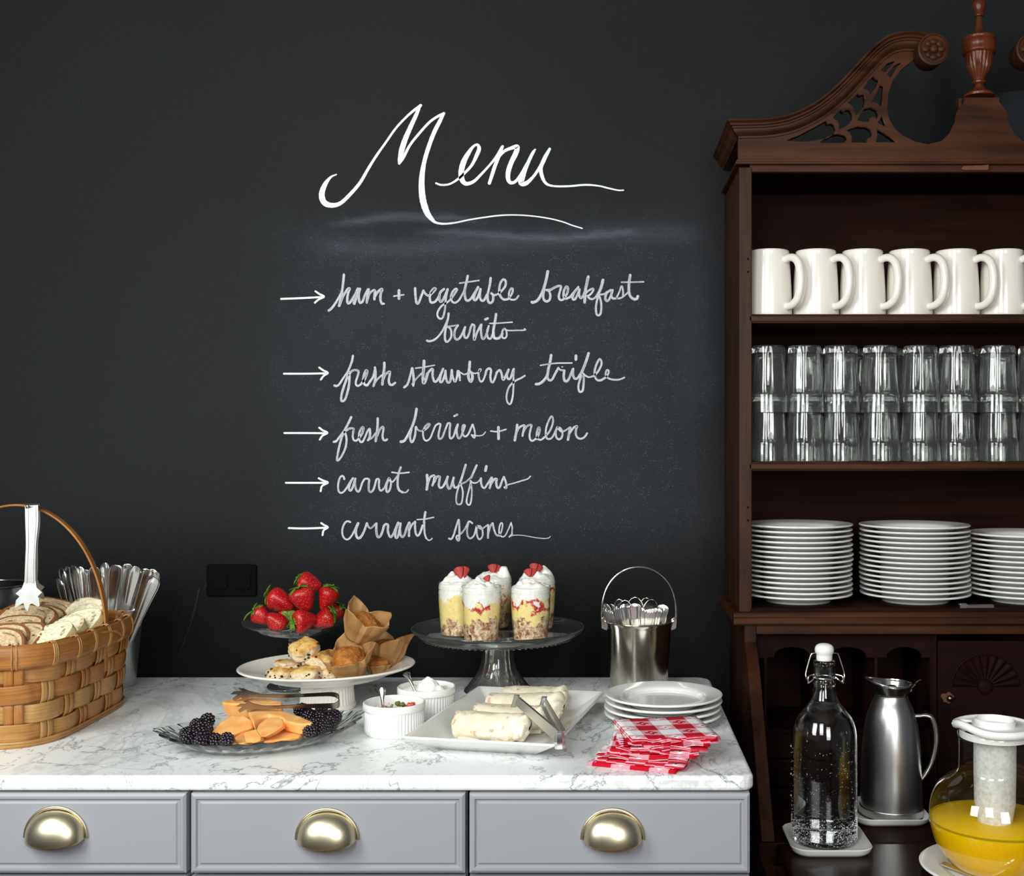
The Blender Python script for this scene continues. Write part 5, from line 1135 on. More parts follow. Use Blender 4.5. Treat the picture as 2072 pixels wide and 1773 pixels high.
def jar(cpx, Y, label, seed, berries, ch, kh, dome, bumps):
    X = (cpx - VX) / F * Y
    j = thing('trifle_jar', label, 'dessert', (X, Y, JZ0), (0, 0, seed * 0.7), 'strawberry trifle jars on the glass stand')
    MB().lathe(JR, 64).build('glass_jar', M['jarglass'], j, smooth=50)
    q = [(0, 0.002), (0.0255, 0.002), (0.0277, 0.005), (0.0287, 0.013), (0.0313, 0.045), (0.0322, 0.066), (0.0320, 0.085), (0, 0.085)]
    qq = crom(q[:3], 2) + [(0.0287, 0.013), (0.0295, 0.025), (0.0305, 0.036), (0.0313, 0.047), (0.0319, 0.057), (0.0322, 0.068), (0.0320, 0.078), (0.0320, 0.085), (0, 0.085)]
    MB().lathe(qq, 72).build('filling', trifle_mat(seed, berries, ch, kh, 0), j, smooth=60)
    rnd = random.Random(seed); bl = [(rnd.uniform(-.017, .017), rnd.uniform(-.017, .017), rnd.uniform(.008, .013), rnd.uniform(.002, .0035)) for _ in range(9)]
    o = creamy('cream_top', 0.0322, dome, seed, M['cream'], j, lump=1.2, blobs=bl + bumps); o.location = (0, 0, 0.0852); return j, X
J = {}
J[1] = jar(974, 1.957, 'trifle jar at front left of the stand with custard drip and a small strawberry piece', 1, True, 0.030, 0.060, 0.009, [])
J[2] = jar(1073.5, 1.957, 'trifle jar at front right of the stand with a band of red strawberries', 2, True, 0.034, 0.062, 0.010, [])
J[3] = jar(926, 2.006, 'leftmost trifle jar, mostly yellow custard, behind the front left jar', 3, False, 0.026, 0.066, 0.010, [(0.012, 0, .014, .007), (-0.012, -0.004, .012, .005)])
J[4] = jar(999, 2.092, 'trifle jar at the back middle of the stand, mostly hidden', 4, True, 0.048, 0.058, 0.010, [(-0.02, -0.004, .011, .012)])
J[5] = jar(1086.5, 2.075, 'trifle jar at the back right, behind the front right jar', 5, True, 0.026, 0.066, 0.010, [(-0.02, -0.004, .012, .010), (0.018, 0, .009, .010)])
# berry slices on top
t = NT('strawberry_cut'); c = t.coord(); z = t.sep(c); rr_ = t.math('ABSOLUTE', z[0])
n_ = t.noise(t.mapping(c, (500, 500, 120)), 1.0, 3)
t.set(color=t.mix(t.math('MULTIPLY', n_, 0.55), t.ramp(t.math('MULTIPLY', rr_, 110), [(0.0, srgb(178, 60, 40)), (0.4, srgb(158, 22, 14)), (1.0, srgb(132, 8, 10))]), srgb(146, 22, 14)), rough=0.4, spec=0.2); M['berrycut'] = t.mat
M['berryskin'] = plain('berry_skin', srgb(190, 22, 26), 0.25)
def berry_slice(px_, py_, Y, w_, h_, roll, label, n=2):
    o = thing('strawberry_slice', label, 'strawberry', W(px_, py_, Y), (R(-14), roll, 0), 'strawberry pieces on the trifles')
    for k in range(n):
        a = (k - (n - 1) / 2)
        pts = crom([(0, -h_ * 0.5), (w_ * 0.14, -h_ * 0.36), (w_ * 0.34, h_ * 0.10), (w_ * 0.36, h_ * 0.34), (w_ * 0.1, h_ * 0.46), (-w_ * 0.2, h_ * 0.44), (-w_ * 0.34, h_ * 0.30), (-w_ * 0.30, h_ * 0.05), (-w_ * 0.12, -h_ * 0.36), (0, -h_ * 0.5)], 4)[:-1]
        mb = MB(); mb.prism(pts, -0.0022 + k * 0.001, 0.0022 + k * 0.001)
        mb.build('slice', M['berrycut'], o, loc=(a * w_ * 0.30, k * 0.0016, 0), rot=(0, a * 0.45, a * 0.3), smooth=40, bevel=0.0009)
    return o
berry_slice(934, 1159, 1.995, 0.024, 0.023, -0.1, 'fanned strawberry slice on the leftmost trifle')
berry_slice(1001, 1152, 2.085, 0.024, 0.019, 0.1, 'fanned strawberry slice on the back middle trifle')
berry_slice(986, 1171.5, 1.955, 0.017, 0.011, -0.5, 'small strawberry piece on the front left trifle', 1)
berry_slice(1084, 1150, 2.070, 0.022, 0.018, 0.15, 'strawberry slice on the back right trifle')
berry_slice(1073, 1159, 1.962, 0.020, 0.015, -0.1, 'strawberry slice on the front right trifle')

# ------------------------------------------------------------ burritos
t = NT('tortilla'); c = t.coord(); n1 = t.noise(c, 22, 5, 0.6); n2 = t.noise(c, 85, 4, 0.6, 0.5)
col = t.ramp(n1, [(0.3, srgb(222, 210, 178)), (0.7, srgb(241, 235, 216))])
sp = t.math('MULTIPLY', t.ramp(n2, [(0.54, 0.0), (0.68, 1.0)]), t.ramp(t.noise(c, 30, 2), [(0.42, 0.0), (0.56, 1.0)]))
col = t.mix(t.math('MULTIPLY', sp, 0.75), col, srgb(176, 122, 66))
t.set(color=col, rough=0.6, spec=0.3, sss=0.1).bump(n2, 0.3, 0.0012); t.bsdf.inputs['Subsurface Scale'].default_value = 0.004; M['tortilla'] = t.mat
def burrito(cx, cy, L, a, b, rot, seed, label, z=TOP + 0.0052):
    o = thing('burrito', label, 'burrito', (cx, cy, z), (0, 0, rot), 'burritos on the white platter')
    mb = MB(); NU, NV = 64, 56
    def g(u, v):
        if u == 0 or u == 1: e = 0.0
        else: e = 1.0
        x = (u - 0.5) * L; th = v * 2 * PI
        fl = (1 - max(0, (0.05 - u) / 0.05) ** 2.6) ** 0.5 if u < 0.05 else 1
        fr_ = (1 - max(0, (u - 0.90) / 0.10) ** 2.2) ** 0.5 if u > 0.90 else 1
        k = max(0.0, min(fl, fr_)) if u <= 0.9 else 0.30 + 0.70 * fr_
        if u < 0.05: k = 0.55 + 0.45 * k if u > 0 else 0
        cy_, cz_ = cos(th), sin(th)
        y = a * k * abs(cy_) ** 0.85 * (1 if cy_ > 0 else -1); zz_ = b * k * abs(cz_) ** 0.85 * (1 if cz_ > 0 else -1)
        f = 1 + 0.15 * nz((x, y * 0.6, zz_), 32, seed) + 0.05 * nz((x, y, zz_), 110, seed)
        if u > 0.80: f *= 1 + 0.20 * ((u - 0.80) / 0.2) * sin(5 * th + seed + 20 * (u - 0.8))
        # longitudinal lap
        f += 0.035 * (1 if 3.4 < th < 4.6 else 0)
        x += 0.004 * nz((y, zz_, seed), 60, seed) * e
        return (x + 0.004 * cz_ * (u - 0.5), y * f, max(-b + 0.0005, zz_ * f) + b)
    mb.grid(g, NU, NV, cv=True); mb.build('tortilla_roll', M['tortilla'], o, smooth=80)
    # lap edge along the front bottom
    mb = MB()
    def lap(u, v):
        x = (u - 0.46) * L * 0.84; zz_ = 0.0050 + 0.0035 * sin(u * 5 + seed) - 0.0016 * u - v * 0.0042
        return (x, -a * (1.15 + 0.08 * v) - 0.0006 - 0.0012 * v, max(0.0008, zz_))
    mb.grid(lap, 26, 3); mb.build('tortilla_flap', M['tortilla'], o, smooth=80, solid=0.0024)
    # folded right end
    mb = MB()
    def fold(u, v):
        th = -0.5 + u * 2.9; r_ = (0.35 + 0.62 * v)
        return (L * 0.5 * (1.0 - 0.13 * v ** 1.6) - 0.002 + 0.0018 * sin(9 * u + seed), a * r_ * cos(th + 2.4) * 0.95, b + b * r_ * sin(th + 2.4) * 0.92)
    mb.grid(fold, 20, 8); mb.build('folded_end', M['tortilla'], o, smooth=80, solid=0.0020)
    return o
burrito(-0.1535, 1.683, 0.110, 0.0225, 0.0190, PR + R(2), 1.3, 'burrito nearest the front of the white platter, with loose lower flap')
burrito(-0.1300, 1.742, 0.112, 0.0225, 0.0178, PR + R(1), 2.7, 'second burrito from the front, mostly hidden under the tongs')
burrito(-0.1130, 1.806, 0.116, 0.0245, 0.0190, PR + R(4), 3.9, 'third burrito from the front with a brown speck at left')
burrito(-0.1020, 1.866, 0.100, 0.0235, 0.0182, PR + R(9), 5.2, 'rearmost burrito with lumpy brown spotted top')
# tongs helper
def bar(mb, p0, p1, w0, w1, th, up):
    p0, p1, up = Vector(p0), Vector(p1), Vector(up); d = (p1 - p0).normalized(); up = (up - d * up.dot(d)).normalized(); n = d.cross(up)
    vs_ = []
    for p, w_ in ((p0, w0), (p1, w1)):
        for s1, s2 in ((-1, -1), (1, -1), (1, 1), (-1, 1)): vs_.append(p + up * (w_ / 2 * s1) + n * (th / 2 * s2))
    mb.add(vs_, [(0, 1, 2, 3), (7, 6, 5, 4), (0, 4, 5, 1), (1, 5, 6, 2), (2, 6, 7, 3), (3, 7, 4, 0)])
def channel(mb, p0, p1, w0, w1, side, up, fl=0.005, th=0.0011):
    p0, p1, up, side = Vector(p0), Vector(p1), Vector(up), Vector(side)
    bar(mb, p0, p1, w0, w1, th, up)
    for s_ in (-1, 1):
        q0 = p0 + up.normalized() * s_ * w0 / 2 + side * fl / 2; q1 = p1 + up.normalized() * s_ * w1 / 2 + side * fl / 2
        bar(mb, q0, q1, fl, fl * 0.8, th, side)
tg = thing('serving_tongs', 'short steel serving tongs with serrated tips resting on the burritos', 'tongs', W(1135, 1500, 1.578))
o0 = Vector(tg.location)
pv = W(1133, 1490, 1.59) - o0; t1 = W(1046, 1419, 1.68) - o0; t2 = W(1102, 1420, 1.722) - o0
up = Vector((0.28, -0.35, 0.9))
mb = MB(); channel(mb, pv + Vector((-0.004, 0, 0)), t1, 0.016, 0.013, Vector((0.45, 0.7, -0.2)).normalized(), up); mb.build('arm', M['brushed'], tg, smooth=None)
mb = MB(); channel(mb, pv + Vector((0.005, 0.003, 0)), t2, 0.016, 0.012, Vector((-0.8, -0.3, -0.2)).normalized(), up); mb.build('arm', M['brushed'], tg, smooth=None)
mb = MB(); q = W(1131, 1498, 1.583) - o0
mb.tube([q + Vector((-0.0055, -0.002, 0)), q + Vector((-0.002, -0.006, 0)), q + Vector((0.004, -0.005, 0)), q + Vector((0.0075, 0.001, 0.001))], 0.011, 4, flat=(1.0, 0.12)); mb.build('spring_bend', M['silver'], tg, smooth=30)
for tt, dx, w_ in ((t1, -0.005, 0.021), (t2, -0.0045, 0.018)):
    mb = MB(); N = 8
    pts = [(-0.0035, w_ / 2), (0.0035, w_ / 2), (0.0035, -w_ / 2), (-0.0035, -w_ / 2)] + [(-0.0035 - (0.0012 if k % 2 else 0), -w_ / 2 + w_ * k / 16) for k in range(1, 16)]
    mb.prism(pts, -0.0006, 0.0006); mb.build('serrated_tip', M['brushed'], tg, loc=tt + Vector((dx * 0.4, 0, 0)), rot=(R(25), R(6), R(25)), smooth=None)

# ------------------------------------------------------------ melon dish
DC = Vector((-0.4795, 1.678)); DA = R(23); da, db = 0.1345, 0.096
dish = thing('glass_dish', 'oval scalloped pressed glass dish of melon and blackberries', 'dish', (DC.x, DC.y, TOP + 0.0003), (0, 0, DA))
def dishpt(u, s_, z, sc_amp=0.0, ph=0.0, n=30):
    a = u * 2 * PI
    pw = 0.9
    x = da * abs(cos(a)) ** 1.0 * (1 if cos(a) > 0 else -1); y = db * (1 if sin(a) > 0 else -1) * abs(sin(a)) ** 1.15
    k = s_ * (1 + sc_amp * abs(sin(n * a / 2 + ph)))
    tip = abs(cos(a)) ** 10
    return (x * k * (1 + 0.02 * tip), y * k, z + 0.010 * tip * s_ ** 4)
lev = [(0.02, 0.0, 0), (0.60, 0.0, 0), (0.66, 0.001, 0.01), (0.80, 0.0085, 0.035), (0.90, 0.0150, 0.035), (0.985, 0.0215, 0.05), (1.0, 0.0238, 0.06), (0.975, 0.0240, 0.05), (0.88, 0.0185, 0.03), (0.78, 0.0120, 0.03), (0.66, 0.0055, 0.01), (0.58, 0.0045, 0), (0.02, 0.0045, 0)]
mb = MB()
mb.grid(lambda u, v: dishpt(u, *[lev[int(round(v * 12))][i] for i in (0, 1, 2)], ph=(0.0 if int(round(v * 12)) in (5, 6, 7) else PI / 2)), 240, 12, cu=True)
g = NT('dish_glass'); g.set(color=(0.88, 0.95, 0.93), rough=0.01, trans=0.985, ior=1.5)
mb.build('bowl', g.mat, dish, smooth=28)
M['melon'] = None
t = NT('melon_flesh'); c = t.coord(); n1 = t.noise(c, 45, 4); n2 = t.noise(c, 260, 3)
t.set(color=t.ramp(n1, [(0.3, srgb(240, 156, 80)), (0.55, srgb(246, 180, 108)), (0.75, srgb(250, 200, 136))]), rough=0.38, sss=0.35, spec=0.4).bump(n2, 0.2, 0.0005)
t.bsdf.inputs['Subsurface Radius'].default_value = (1.0, 0.5, 0.2); t.bsdf.inputs['Subsurface Scale'].default_value = 0.006; M['melon'] = t.mat
def melon(pts, Y0, ref, k, ext, label, seed):
    P = [(320 + x / 5.054, 1380 + y / 5.054) for x, y in pts]
    P = crom([(p[0], p[1]) for p in P + [P[0]]], 3)[:-1] if False else P
    V = [W(x, y, Y0 + k * (ref - y)) for x, y in P]; cen = sum(V, Vector()) / len(V); e = Vector(ext)
    n = len(V); vs_ = [v - cen for v in V] + [(v - cen) * 0.93 + e for v in V]
    fs = [tuple(range(n)), tuple(range(2 * n - 1, n - 1, -1))] + [(i, i + n, (i + 1) % n + n, (i + 1) % n) for i in range(n)]
    o = MB().add(vs_, fs).build('melon_chunk', M['melon'], smooth=40, bevel=0.0035, bseg=4); o.location = cen
    tag(o, label, 'melon', 'orange melon chunks in the glass dish'); return o
melon([(636, 200), (780, 170), (960, 150), (1150, 168), (1272, 203), (1268, 232), (1080, 240), (900, 222), (760, 222), (680, 215)], 1.745, 1420, 0.0028, (0.004, 0.006, -0.024), 'melon chunk at the back left under the dark tongs', 1)
melon([(780, 560), (870, 505), (960, 500), (950, 600), (880, 632), (815, 634)], 1.612, 1500, 0.0025, (0, 0.004, -0.010), 'small dark melon chunk at the front bottom beside a blackberry', 7)
melon([(1062, 588), (1090, 555), (1280, 470), (1310, 425), (1530, 430), (1515, 490), (1450, 558), (1260, 592), (1065, 612)], 1.620, 1500, 0.0022, (0, 0.004, -0.011), 'wide flat melon chunk at the bottom right under the others', 6)
melon([(522, 545), (560, 480), (620, 415), (740, 338), (890, 342), (962, 400), (964, 465), (880, 490), (780, 530), (640, 572)], 1.636, 1490, 0.0014, (0.004, 0.016, -0.014), 'melon wedge at the left with curved edge, beside blackberries', 2)
melon([(895, 272), (1030, 257), (1240, 282), (1440, 342), (1590, 405), (1570, 425), (1440, 432), (1290, 398), (1240, 350), (1130, 335), (1030, 365), (968, 418), (930, 345)], 1.668, 1452, 0.0022, (0.002, 0.004, -0.017), 'long melon wedge on top in the middle pointing right', 3)
melon([(872, 530), (890, 512), (1000, 484), (1052, 560), (1045, 604), (985, 625), (895, 622)], 1.600, 1500, 0.0012, (0.002, 0.014, -0.004), 'small square melon chunk at the front middle', 5)
melon([(1000, 488), (1020, 440), (1090, 380), (1160, 365), (1268, 375), (1284, 425), (1275, 455), (1180, 520), (1095, 560), (1050, 562)], 1.612, 1490, 0.0014, (0.002, 0.013, -0.006), 'crescent melon chunk at the front leaning on its neighbours', 4)
# blackberries
t = NT('blackberry_skin'); t.set(color=t.ramp(t.noise(t.coord(), 60, 2), [(0.4, srgb(22, 16, 22)), (0.7, srgb(34, 22, 36))]), rough=0.16, spec=0.6); M['bberry'] = t.mat
mb = MB(); rb = random.Random(2); nr = 7
for i in range(nr):
    ph = PI * (i + 0.5) / nr; rr0 = 0.0072 * sin(ph) ** 0.8; zz0 = -0.0098 * cos(ph); n_ = max(3, int(round(2 * PI * rr0 / 0.0042)))
    for k in range(n_):
        a = 2 * PI * (k + 0.5 * (i % 2)) / n_ + rb.uniform(-.1, .1); s_ = 0.0026 * rb.uniform(0.92, 1.1)
        mb.ball((rr0 * cos(a), rr0 * sin(a), zz0), s_, 8, 6)
mb.ball((0, 0, 0), 0.0072, 10, 8, (1, 1, 1.25))
bb0 = mb.build('blackberry', M['bberry'], smooth=180, merge=False, fixn=False); tag(bb0, 'x', 'blackberry', 'blackberries in the glass dish')
BL = [(500, 400, 1.690, 'blackberry crowning the left heap'), (390, 450, 1.672, 'blackberry on the left heap below its crown'), (470, 475, 1.655, 'blackberry in the middle of the left heap beside the melon'), (300, 530, 1.652, 'blackberry at the far left edge of the dish'), (350, 560, 1.628, 'blackberry low on the left heap'), (300, 585, 1.622, 'blackberry at the lowest left rim'), (430, 535, 1.633, 'blackberry behind the front left ones'),
      (450, 612, 1.605, 'blackberry in the front row, left of the glossy one'), (580, 598, 1.612, 'blackberry in the front row under the melon wedge'), (700, 592, 1.598, 'blackberry nearest the front, right end of the left heap'),
      (1465, 285, 1.722, 'blackberry at the right just under the tongs'), (1540, 345, 1.702, 'blackberry at the right touching the long melon wedge'), (1670, 310, 1.728, 'blackberry at the top of the right heap'), (1650, 385, 1.702, 'blackberry in the centre of the right heap'), (1800, 350, 1.712, 'blackberry at the right end of the dish'), (1760, 420, 1.692, 'blackberry below the rightmost one'), (1700, 445, 1.675, 'blackberry at the lower right of the right heap'), (1560, 445, 1.668, 'blackberry beside the tip of the melon wedge'), (1550, 500, 1.645, 'lowest blackberry of the right heap'), (1640, 480, 1.662, 'blackberry in the lower middle of the right heap')]
for k, (x, y, Y, lb) in enumerate(BL):
    o = bb0 if k == 0 else dup(bb0)
    o.location = W(320 + x / 5.054, 1380 + y / 5.054, Y); o.rotation_euler = (rb.uniform(0.6, 2.2), rb.uniform(-1, 1), rb.uniform(0, 6)); o['label'] = lb
    s_ = rb.uniform(1.0, 1.14); o.scale = (s_, s_, s_)
# melon tongs: u shaped with clawed ends
mt = thing('fruit_tongs', 'dark steel u shaped tongs with clawed tips lying across the melon', 'tongs', W(640, 1418, 1.715))
o0 = Vector(mt.location)
def C2(x, y, Y): return W(320 + x / 5.054, 1380 + y / 5.054, Y) - o0
def ribbon3(mb, P, widths, upv, th=0.0012):
    P = [Vector(p) for p in P]; n = len(P); upv = Vector(upv).normalized(); rows = []
    for i, p in enumerate(P):
        d = (P[min(n - 1, i + 1)] - P[max(0, i - 1)]).normalized(); u_ = (upv - d * upv.dot(d)).normalized(); nn = d.cross(u_); w_ = widths[i] / 2
        rows += [p + u_ * w_ + nn * th / 2, p - u_ * w_ + nn * th / 2, p - u_ * w_ - nn * th / 2, p + u_ * w_ - nn * th / 2]
    fs = []
    for i in range(n - 1):
        for q in range(4): fs.append((i * 4 + q, i * 4 + (q + 1) % 4, i * 4 + 4 + (q + 1) % 4, i * 4 + 4 + q))
    fs += [(3, 2, 1, 0), tuple((n - 1) * 4 + q for q in range(4))]
    mb.add(rows, fs)
upv = (0, -0.35, 0.93)
P = crom([C2(1050, 258, 1.690), C2(1250, 258, 1.690), C2(1500, 248, 1.690), C2(1700, 246, 1.690), C2(1800, 246, 1.690), C2(1842, 228, 1.698), C2(1850, 190, 1.712), C2(1840, 150, 1.728), C2(1780, 128, 1.738), C2(1650, 130, 1.740), C2(1400, 142, 1.742), C2(1200, 146, 1.742), C2(1000, 138, 1.742)], 4)
w_ = [0.0050 + 0.0055 * math.exp(-((i / (len(P) - 1) - 0.44) / 0.22) ** 2) for i in range(len(P))]
mb = MB(); ribbon3(mb, P, w_, upv); mb.build('spring_arms', M['dark_steel'], mt, smooth=40)
for (cx_, cy_, Y, s_) in ((855, 110, 1.742, 1.0), (865, 285, 1.690, 0.88)):
    base = C2(cx_ + (165 if s_ == 1.0 else 190), cy_ + (25 if s_ == 1 else -25), Y); mb = MB()
    L = 0.021 * s_
    pts = [(0.004, 0.0026), (-0.012 * s_, 0.0070 * s_), (-0.020 * s_, 0.0115 * s_), (-0.028 * s_, 0.0110 * s_), (-0.0225 * s_, 0.0070 * s_), (-0.034 * s_, 0.0065 * s_), (-0.0405 * s_, 0.0015 * s_), (-0.030 * s_, 0.0010 * s_), (-0.038 * s_, -0.0055 * s_), (-0.036 * s_, -0.0100 * s_), (-0.025 * s_, -0.0040 * s_), (-0.022 * s_, -0.0100 * s_), (-0.012 * s_, -0.0035 * s_), (0.004, -0.0026)]
    mb.prism(pts, -0.0006, 0.0006); mb.build('claw', M['dark_steel'], mt, loc=base, rot=(R(20), 0, 0), smooth=None, bevel=0.0003)

# ------------------------------------------------------------ strawberry dish
SX, SY = (596 - VX) / F * 2.06, 2.06
RZ = EYE - (1262 - VY) / F * 2.06
sd = thing('glass_pedestal_dish', 'clear scalloped glass pedestal dish holding whole strawberries', 'dish', (SX, SY, TOP + 0.0003))
h_ = RZ - TOP
pr = [(0, 0.004), (0.034, 0.003), (0.045, 0.0), (0.047, 0.002), (0.044, 0.006), (0.026, 0.014), (0.013, 0.024), (0.0095, 0.05), (0.0105, h_ - 0.030), (0.016, h_ - 0.024), (0.040, h_ - 0.022), (0.066, h_ - 0.012), (0.080, h_ - 0.004), (0.0885, h_ + 0.001), (0.0895, h_ + 0.003), (0.087, h_ + 0.0035), (0.078, h_ - 0.0015), (0.064, h_ - 0.009), (0.040, h_ - 0.018), (0, h_ - 0.019)]
def scal(a, r, z):
    if r > 0.055 and z > h_ - 0.02: k = (r - 0.055) / 0.035; r *= 1 + 0.022 * k * cos(10 * a); z += 0.0018 * k * cos(10 * a)
    return r, z
MB().lathe(crom(pr, 3), 120, fn=scal).build('dish_body', M['glass'], sd, smooth=50)
t = NT('strawberry_skin'); c = t.coord(); vo_ = t.voro(t.mapping(c, (1, 1, 0.8)), 330, rnd=0.45)
n1 = t.noise(c, 50, 3); seed_ = t.ramp(vo_, [(0.16, 1.0), (0.27, 0.0)]); z = t.sep(c)[2]
red_ = t.ramp(n1, [(0.3, srgb(150, 8, 20)), (0.7, srgb(186, 20, 26))])
red_ = t.mix(t.ramp(t.math('MULTIPLY_ADD', z, 28, 0.15), [(0.45, 0.0), (0.9, 0.45)]), red_, srgb(206, 62, 30))
t.set(color=t.mix(t.math('MULTIPLY', seed_, 0.7), red_, srgb(222, 140, 60)), rough=0.3, spec=0.45, sss=0.0)
t.bsdf.inputs['Subsurface Scale'].default_value = 0.003
t.bump(t.ramp(vo_, [(0.0, 0.0), (0.35, 1.0)]), 0.55, 0.0012); M['straw'] = t.mat
M['leaf'] = plain('berry_leaf', srgb(104, 136, 44), 0.5, var=0.3, vscale=90)
def strawberry(px_, py_, Y, L, w_, d, label, roll=0.0, leaf=1.0):
    o = thing('strawberry', label, 'strawberry', (0, 0, 0), group='whole strawberries on the glass pedestal dish')
    pr = [(0, -0.5), (0.10, -0.48), (0.19, -0.42), (0.31, -0.25), (0.42, -0.04), (0.49, 0.14), (0.49, 0.27), (0.40, 0.39), (0.20, 0.45), (0, 0.43)]
    sd_ = px_ * 0.37
    MB().lathe([(r_ * w_, z_ * L) for r_, z_ in crom(pr, 3)], 36, fn=lambda a, r, z: (r * (1 + 0.06 * sin(2 * a + sd_) + 0.04 * sin(3 * a + sd_ * 2)), z)).build('flesh', M['straw'], o, smooth=180)
    if leaf:
        mb = MB(); rnd = random.Random(int(px_)); nl_ = 9
        for k in range(nl_):
            a = 2 * PI * k / nl_ + rnd.uniform(-.2, .2); ll = L * 0.40 * rnd.uniform(0.7, 1.15) * leaf; up_ = rnd.uniform(-0.1, 0.55); b0 = len(mb.v)
            def lf(u, v):
                x = u * ll; y = (v - 0.5) * 2 * L * 0.125 * sin(PI * min(1, u * 0.92 + 0.08)) ** 0.8; z = L * 0.445 + x * up_ - (x * x) / L * 1.1 * (1 - up_) + 0.0010
                return (x * cos(a) - y * sin(a), x * sin(a) + y * cos(a), z + abs(v - 0.5) * 0.0025)
            mb.grid(lf, 7, 4)
        cl = mb.build('calyx', M['leaf'], o, smooth=80, solid=0.0005, merge=False)
        MB().tube(crom([(0, 0, L * 0.44), (0.001, 0, L * 0.52), (0.003, 0.001, L * 0.60)], 3), 0.0011, 6).build('stem', M['leaf'], o)
    orient(o, W(px_, py_, Y), d, roll=roll); return o
# direction = towards the stem
strawberry(568, 1217, 2.03, 0.050, 0.0405, (-0.93, 0.1, 0.42), 'large strawberry lying on its side at the upper left of the pile')
strawberry(614, 1213, 2.01, 0.044, 0.0405, (-0.35, 0.0, 0.9), 'strawberry in the middle of the pile with a big green cap, tip down', leaf=1.3)
strawberry(627, 1181, 2.055, 0.044, 0.036, (-0.85, -0.05, 0.30), 'topmost strawberry, lying behind the green cap', leaf=0.9)
strawberry(662, 1212, 2.03, 0.044, 0.0350, (0.30, 0.1, 0.95), 'strawberry at the upper right of the pile, tip down')
strawberry(530, 1248, 2.03, 0.036, 0.030, (-0.8, 0.1, 0.5), 'strawberry at the far left with leafy cap over the rim', leaf=1.35)
strawberry(556, 1257, 1.995, 0.038, 0.036, (0.5, 0.5, -0.55), 'strawberry at the lower left front, tip up', leaf=0.9)
strawberry(582, 1250, 2.04, 0.036, 0.032, (0.2, -0.9, 0.3), 'small pale topped strawberry between the lower front ones')
strawberry(616, 1256, 1.990, 0.042, 0.038, (-0.75, -0.55, -0.1), 'orange red strawberry at the lower front middle, cap to the left')
strawberry(655, 1254, 2.01, 0.040, 0.036, (0.75, 0.1, 0.45), 'strawberry at the lower right front, cap to the right')
strawberry(676, 1243, 2.065, 0.038, 0.032, (0.6, 0.2, 0.75), 'strawberry at the back right showing mostly leaves', leaf=1.4)
strawberry(600, 1236, 2.085, 0.040, 0.034, (0.1, 0.3, 0.9), 'strawberry hidden in the middle back of the pile')

# ------------------------------------------------------------ white pedestal plate with scones and muffins
QX, QY = -0.4385, 1.905; QA = R(19); qa, qb = 0.1395, 0.122; QZ = 0.977
wp = thing('pedestal_plate', 'white oval footed china plate of scones and muffins', 'cake stand', (QX, QY, TOP + 0.0003), (0, 0, QA))
def oval(prof, seg=96):
    mb = MB(); n = len(prof)
    def g(u, v):
        a = u * 2 * PI; s_, z = prof[int(round(v * (n - 1)))]
        return (qa * s_ * cos(a), qb * s_ * sin(a) if s_ > 0.5 else (qb * s_ * sin(a)), z)
    return mb.grid(g, seg, n - 1, cu=True)
hz_ = QZ - TOP
op = crom([(0, hz_ - 0.024), (0.40, hz_ - 0.024), (0.62, hz_ - 0.020), (0.74, hz_ - 0.013), (0.80, hz_ - 0.010), (0.97, hz_ - 0.0025), (1.0, hz_ - 0.0005), (1.002, hz_ + 0.0010), (0.985, hz_ + 0.0022), (0.95, hz_ + 0.0012), (0.80, hz_ - 0.0055), (0.70, hz_ - 0.0095), (0.60, hz_ - 0.0145), (0.40, hz_ - 0.0165), (0, hz_ - 0.0165)], 3)
oval(op).build('plate', M['china_warm'], wp, smooth=50)
def fl2(a, r, z):
    if 0.009 < z < hz_ - 0.030: r -= 0.0012 * (0.5 + 0.5 * cos(44 * a))
    return r, z
MB().lathe([(0, 0.004), (0.041, 0.002), (0.0445, 0.0), (0.0455, 0.002), (0.0455, 0.0075), (0.0438, 0.0085), (0.0436, 0.010), (0.0425, 0.020), (0.0418, 0.030), (0.0418, hz_ - 0.031), (0.0430, hz_ - 0.029), (0.0430, hz_ - 0.023), (0, hz_ - 0.023)], 264, fn=fl2).build('foot', M['china_warm'], wp, rot=(0, 0, -QA), smooth=40)
# scones
t = NT('scone_crust'); c = t.coord(); z = t.sep(c)[2]; n1 = t.noise(c, 60, 5, 0.65); n2 = t.noise(c, 240, 4, 0.7)
gold = t.ramp(n1, [(0.32, srgb(232, 208, 146)), (0.50, srgb(214, 166, 88)), (0.66, srgb(164, 96, 36))])
pale = t.ramp(n2, [(0.3, srgb(190, 160, 114)), (0.6, srgb(228, 212, 178))])
zf = t.math('ADD', z, t.math('MULTIPLY_ADD', n1, 0.012, -0.006))
topm = t.ramp(t.math('MULTIPLY_ADD', zf, 60, 0.0), [(0.30, 0.0), (0.50, 1.0)]); botm = t.ramp(t.math('MULTIPLY_ADD', zf, -60, 0.0), [(0.42, 0.0), (0.58, 1.0)])
t.set(color=t.mix(botm, t.mix(topm, pale, gold), srgb(200, 136, 66)), rough=0.7, spec=0.2).bump(n2, 0.7, 0.0025); M['scone'] = t.mat
M['currant'] = plain('currant', srgb(34, 20, 26), 0.3, var=0.3, vscale=300)
